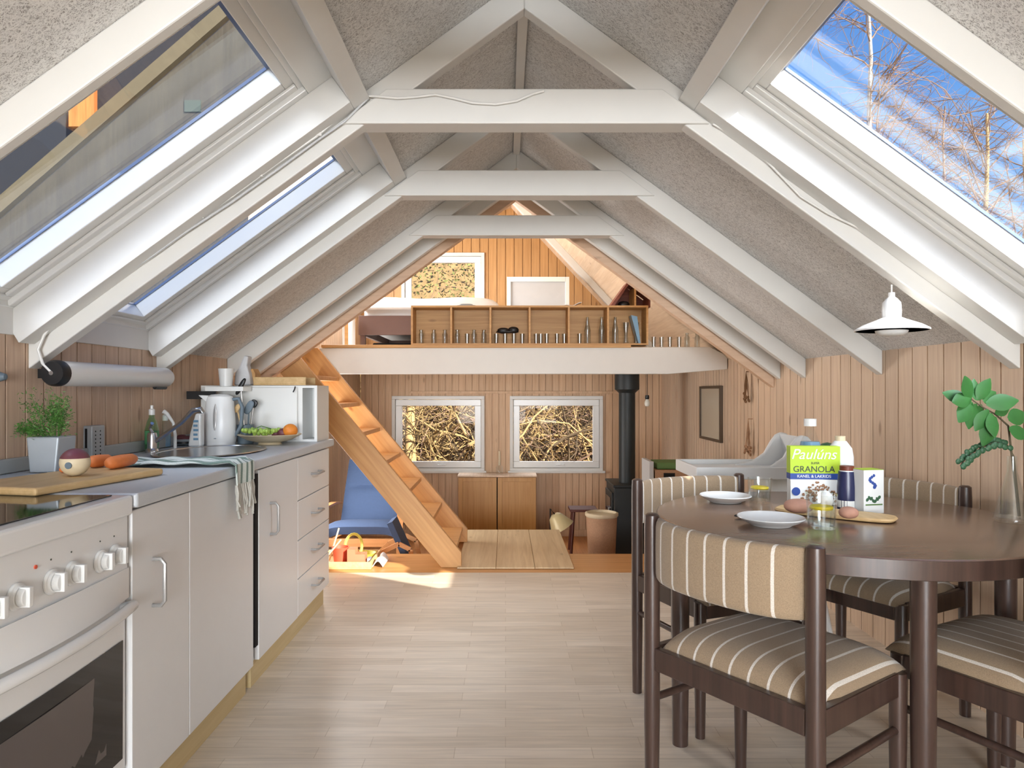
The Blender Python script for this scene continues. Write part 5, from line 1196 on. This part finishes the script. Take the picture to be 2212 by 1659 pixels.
#====================================================================== OUTSIDE
mb = MB(); n = 24
def terr(u, v):
    x = -14 + 30 * u; y = 7.6 + 16 * v; return (x, y, -.9 + min(7.5, 26 * max(0, v - .34) ** .8) * max(0, min(1, (4.2 - x) / 1.5)) + .2 * math.sin(x * 1.3) * math.cos(y))
mb.sheet(lambda u, v: terr(u, v), 40, 30, .2); tag(mb.build('hillside', 'litter_ground', smooth=True, origin=(0, 0, 0)), kind='structure')
rnd = random.Random(31)
def wig(mb, p, d, L, r, n=7, wob=.22, grav=0):
    pts = [V(p)]; d = V(d).normalized()
    for i in range(n):
        d = (d + V((rnd.gauss(0, wob), rnd.gauss(0, wob), rnd.gauss(0, wob) + grav))).normalized(); pts.append(pts[-1] + d * L / n)
    mb.tube(pts, [r * (1 - .75 * i / n) for i in range(n + 1)], 5, False); return pts
for nm, mt, cnt in (('undergrowth', 'twig_tan', 800), ('undergrowth', 'twig_dark', 320), ('undergrowth', 'twig', 260)):
    mb = MB()
    for i in range(cnt):
        y = rnd.uniform(10.9, 14.5); x = rnd.uniform(-3.2, 3.2) * y / 9; z = rnd.uniform(-.8, .4) + max(0, y - 12.5) * .5
        pts = wig(mb, (x, y, z), (rnd.gauss(0, .8), rnd.gauss(0, .3), rnd.uniform(.1, 1)), rnd.uniform(1.4, 3.8), rnd.uniform(.006, .022), 8, .3, -.04)
        for k in (3, 5, 6):
            wig(mb, pts[k], (rnd.gauss(0, 1), rnd.gauss(0, .5), rnd.gauss(.2, .6)), rnd.uniform(.4, 1.1), .006, 4, .35)
    tag(mb.build(nm, mt, smooth=True, origin=(0, 9, 0)), kind='stuff')
rnd = random.Random(77); mb = MB()
for i in range(12000):
    y = rnd.uniform(12.5, 15); x = rnd.uniform(-3.5, 1.9) * y / 9; z = rnd.uniform(1.8, 5.2) if rnd.random() < .7 else rnd.uniform(-.2, 1.8); p = V((x, y, z))
    a = V((rnd.gauss(0, 1), rnd.gauss(0, 1), rnd.gauss(0, 1))).normalized() * rnd.uniform(.02, .05); b = V((rnd.gauss(0, 1), rnd.gauss(0, 1), rnd.gauss(0, 1))).normalized() * .02
    mb.add([p - a, p + b, p + a, p - b], [(0, 1, 2, 3)])
tag(mb.build('hedge_foliage', 'hedge_green', origin=(0, 10, 0)), kind='stuff')
def tree(nm, lab, base, h, r, mat, seed, nb=18, lean=(0, 0), sub=5, bl=1.6, grp=None, start=.35):
    global rnd
    rnd = random.Random(seed); t = thing(nm, lab, 'tree', base, 0, grp); mb = MB(); pts = []; n = 12
    for i in range(n + 1):
        f = i / n; pts.append(V(base) + V((lean[0] * f + rnd.gauss(0, .03), lean[1] * f, h * f)))
    mb.tube(pts, [r * (1 - .8 * i / n) for i in range(n + 1)], 9); mb.build('trunk', mat, t, smooth=True)
    mb = MB()
    for k in range(nb):
        f = rnd.uniform(start, .98); i = min(n - 1, int(f * n)); p = pts[i].lerp(pts[i + 1], f * n - i); a = rnd.uniform(0, 2 * PI)
        bp = wig(mb, p, (math.cos(a), math.sin(a), rnd.uniform(.5, 1.3)), bl * (1.2 - f * .7), r * .28 * (1.1 - f * .7), 7, .12)
        for q in range(sub):
            j = rnd.randint(2, 7); wig(mb, bp[j], (rnd.gauss(0, 1), rnd.gauss(0, 1), rnd.gauss(.3, .6)), bl * .5, r * .07, 5, .25, -.05)
            wig(mb, bp[j], (rnd.gauss(0, 1), rnd.gauss(0, 1), rnd.gauss(0, .6)), bl * .35, r * .045, 4, .3, -.1)
    mb.build('branches', 'twig', t, smooth=True); return t
def gp(px, Y): return ((px - VX) * Y / F, Y, -.9)
tree('birch_tree', 'slim white-barked birch seen through the skylight, left of the forked tree', gp(1862, 9.0), 7.6, .07, 'bark_birch', 1, 34, (.12, 0), 8, 1.5)
tree('bare_tree', 'bare forked tree near the lower right of the skylight view', gp(2118, 8.0), 5.2, .07, 'bark_tan', 2, 26, (.1, 0), 7, 1.7, start=.6)
tree('bare_tree', 'thin bare tree standing between the birch and the forked tree', gp(2015, 9.5), 5.9, .045, 'twig', 3, 26, (.15, 0), 7, 1.5, start=.5)
tree('bare_tree', 'bare tree at the skylight corner farthest from the birch', gp(2215, 8.0), 4.9, .06, 'bark_tan', 5, 20, (0, 0), 7, 1.5, start=.45)
tree('oak_trunk', 'tan tree trunk close outside the lower window nearest the ladder', (-1.55, 11.0, -.9), 3.4, .12, 'bark_tan', 8, 6, (.05, 0), 3, 1.0, start=.8)
rnd = random.Random(5)
for lab, x, mt in (('thick dark crooked branch outside the window nearest the stove', .62, 'twig_dark'), ('pale forked branch outside the window nearest the ladder', -.55, 'twig_tan')):
    mb = MB(); wig(mb, (x, 9.6, -.9), (.1, 0, 1), 2.6, .035, 9, .16); wig(mb, (x + .05, 9.6, .35), (.9, .1, .5), 1.2, .02, 6, .2); wig(mb, (x, 9.6, .5), (-.9, .1, .6), 1.2, .018, 6, .2)
    tag(mb.build('branch', mt, smooth=True), lab, 'branch')
# neighbouring gable seen through the left skylights
t = thing('neighbour_building', 'weathered board gable with pale rake board seen through the left skylights', 'building', (-4, 6, -.9))
RK = lambda x: 4.42 + .868 * (x + 2.25)
mb = MB(); mb.prism([(-7.5, -.9), (-1.75, -.9), (-1.75, RK(-1.75)), (-5.8, RK(-5.8)), (-7.5, .2)], 1, 6.0, 6.1); mb.build('wall', 'cladding', t)
mb = MB(); mb.prism([(-6, RK(-6)), (-1.70, RK(-1.70)), (-1.70, RK(-1.70) + .15), (-6, RK(-6) + .15)], 1, 5.93, 5.99); mb.build('rake_board', 'rake_beige', t)
mb = MB(); mb.prism([(-9, -.9), (-6, -.9), (-6, RK(-6) + .18), (-1.7, RK(-1.7) + .18), (-1.7, 7.5), (-9, 7.5)], 1, 6.6, 6.75); mb.build('felt_roof', 'felt_roof', t)
c = at(185, 250, 6.5); mb = MB(); mb.box(c.x - .16, c.x + .08, 6.5, 6.55, c.z - .1, c.z + .35); mb.build('orange_board', 'orange_board', t)
c = at(415, 228, 5.98); mb = MB(); mb.box(c.x - .07, c.x + .07, 5.985, 5.999, c.z - .05, c.z + .05); mb.build('wall_vent', 'print_dark', t)
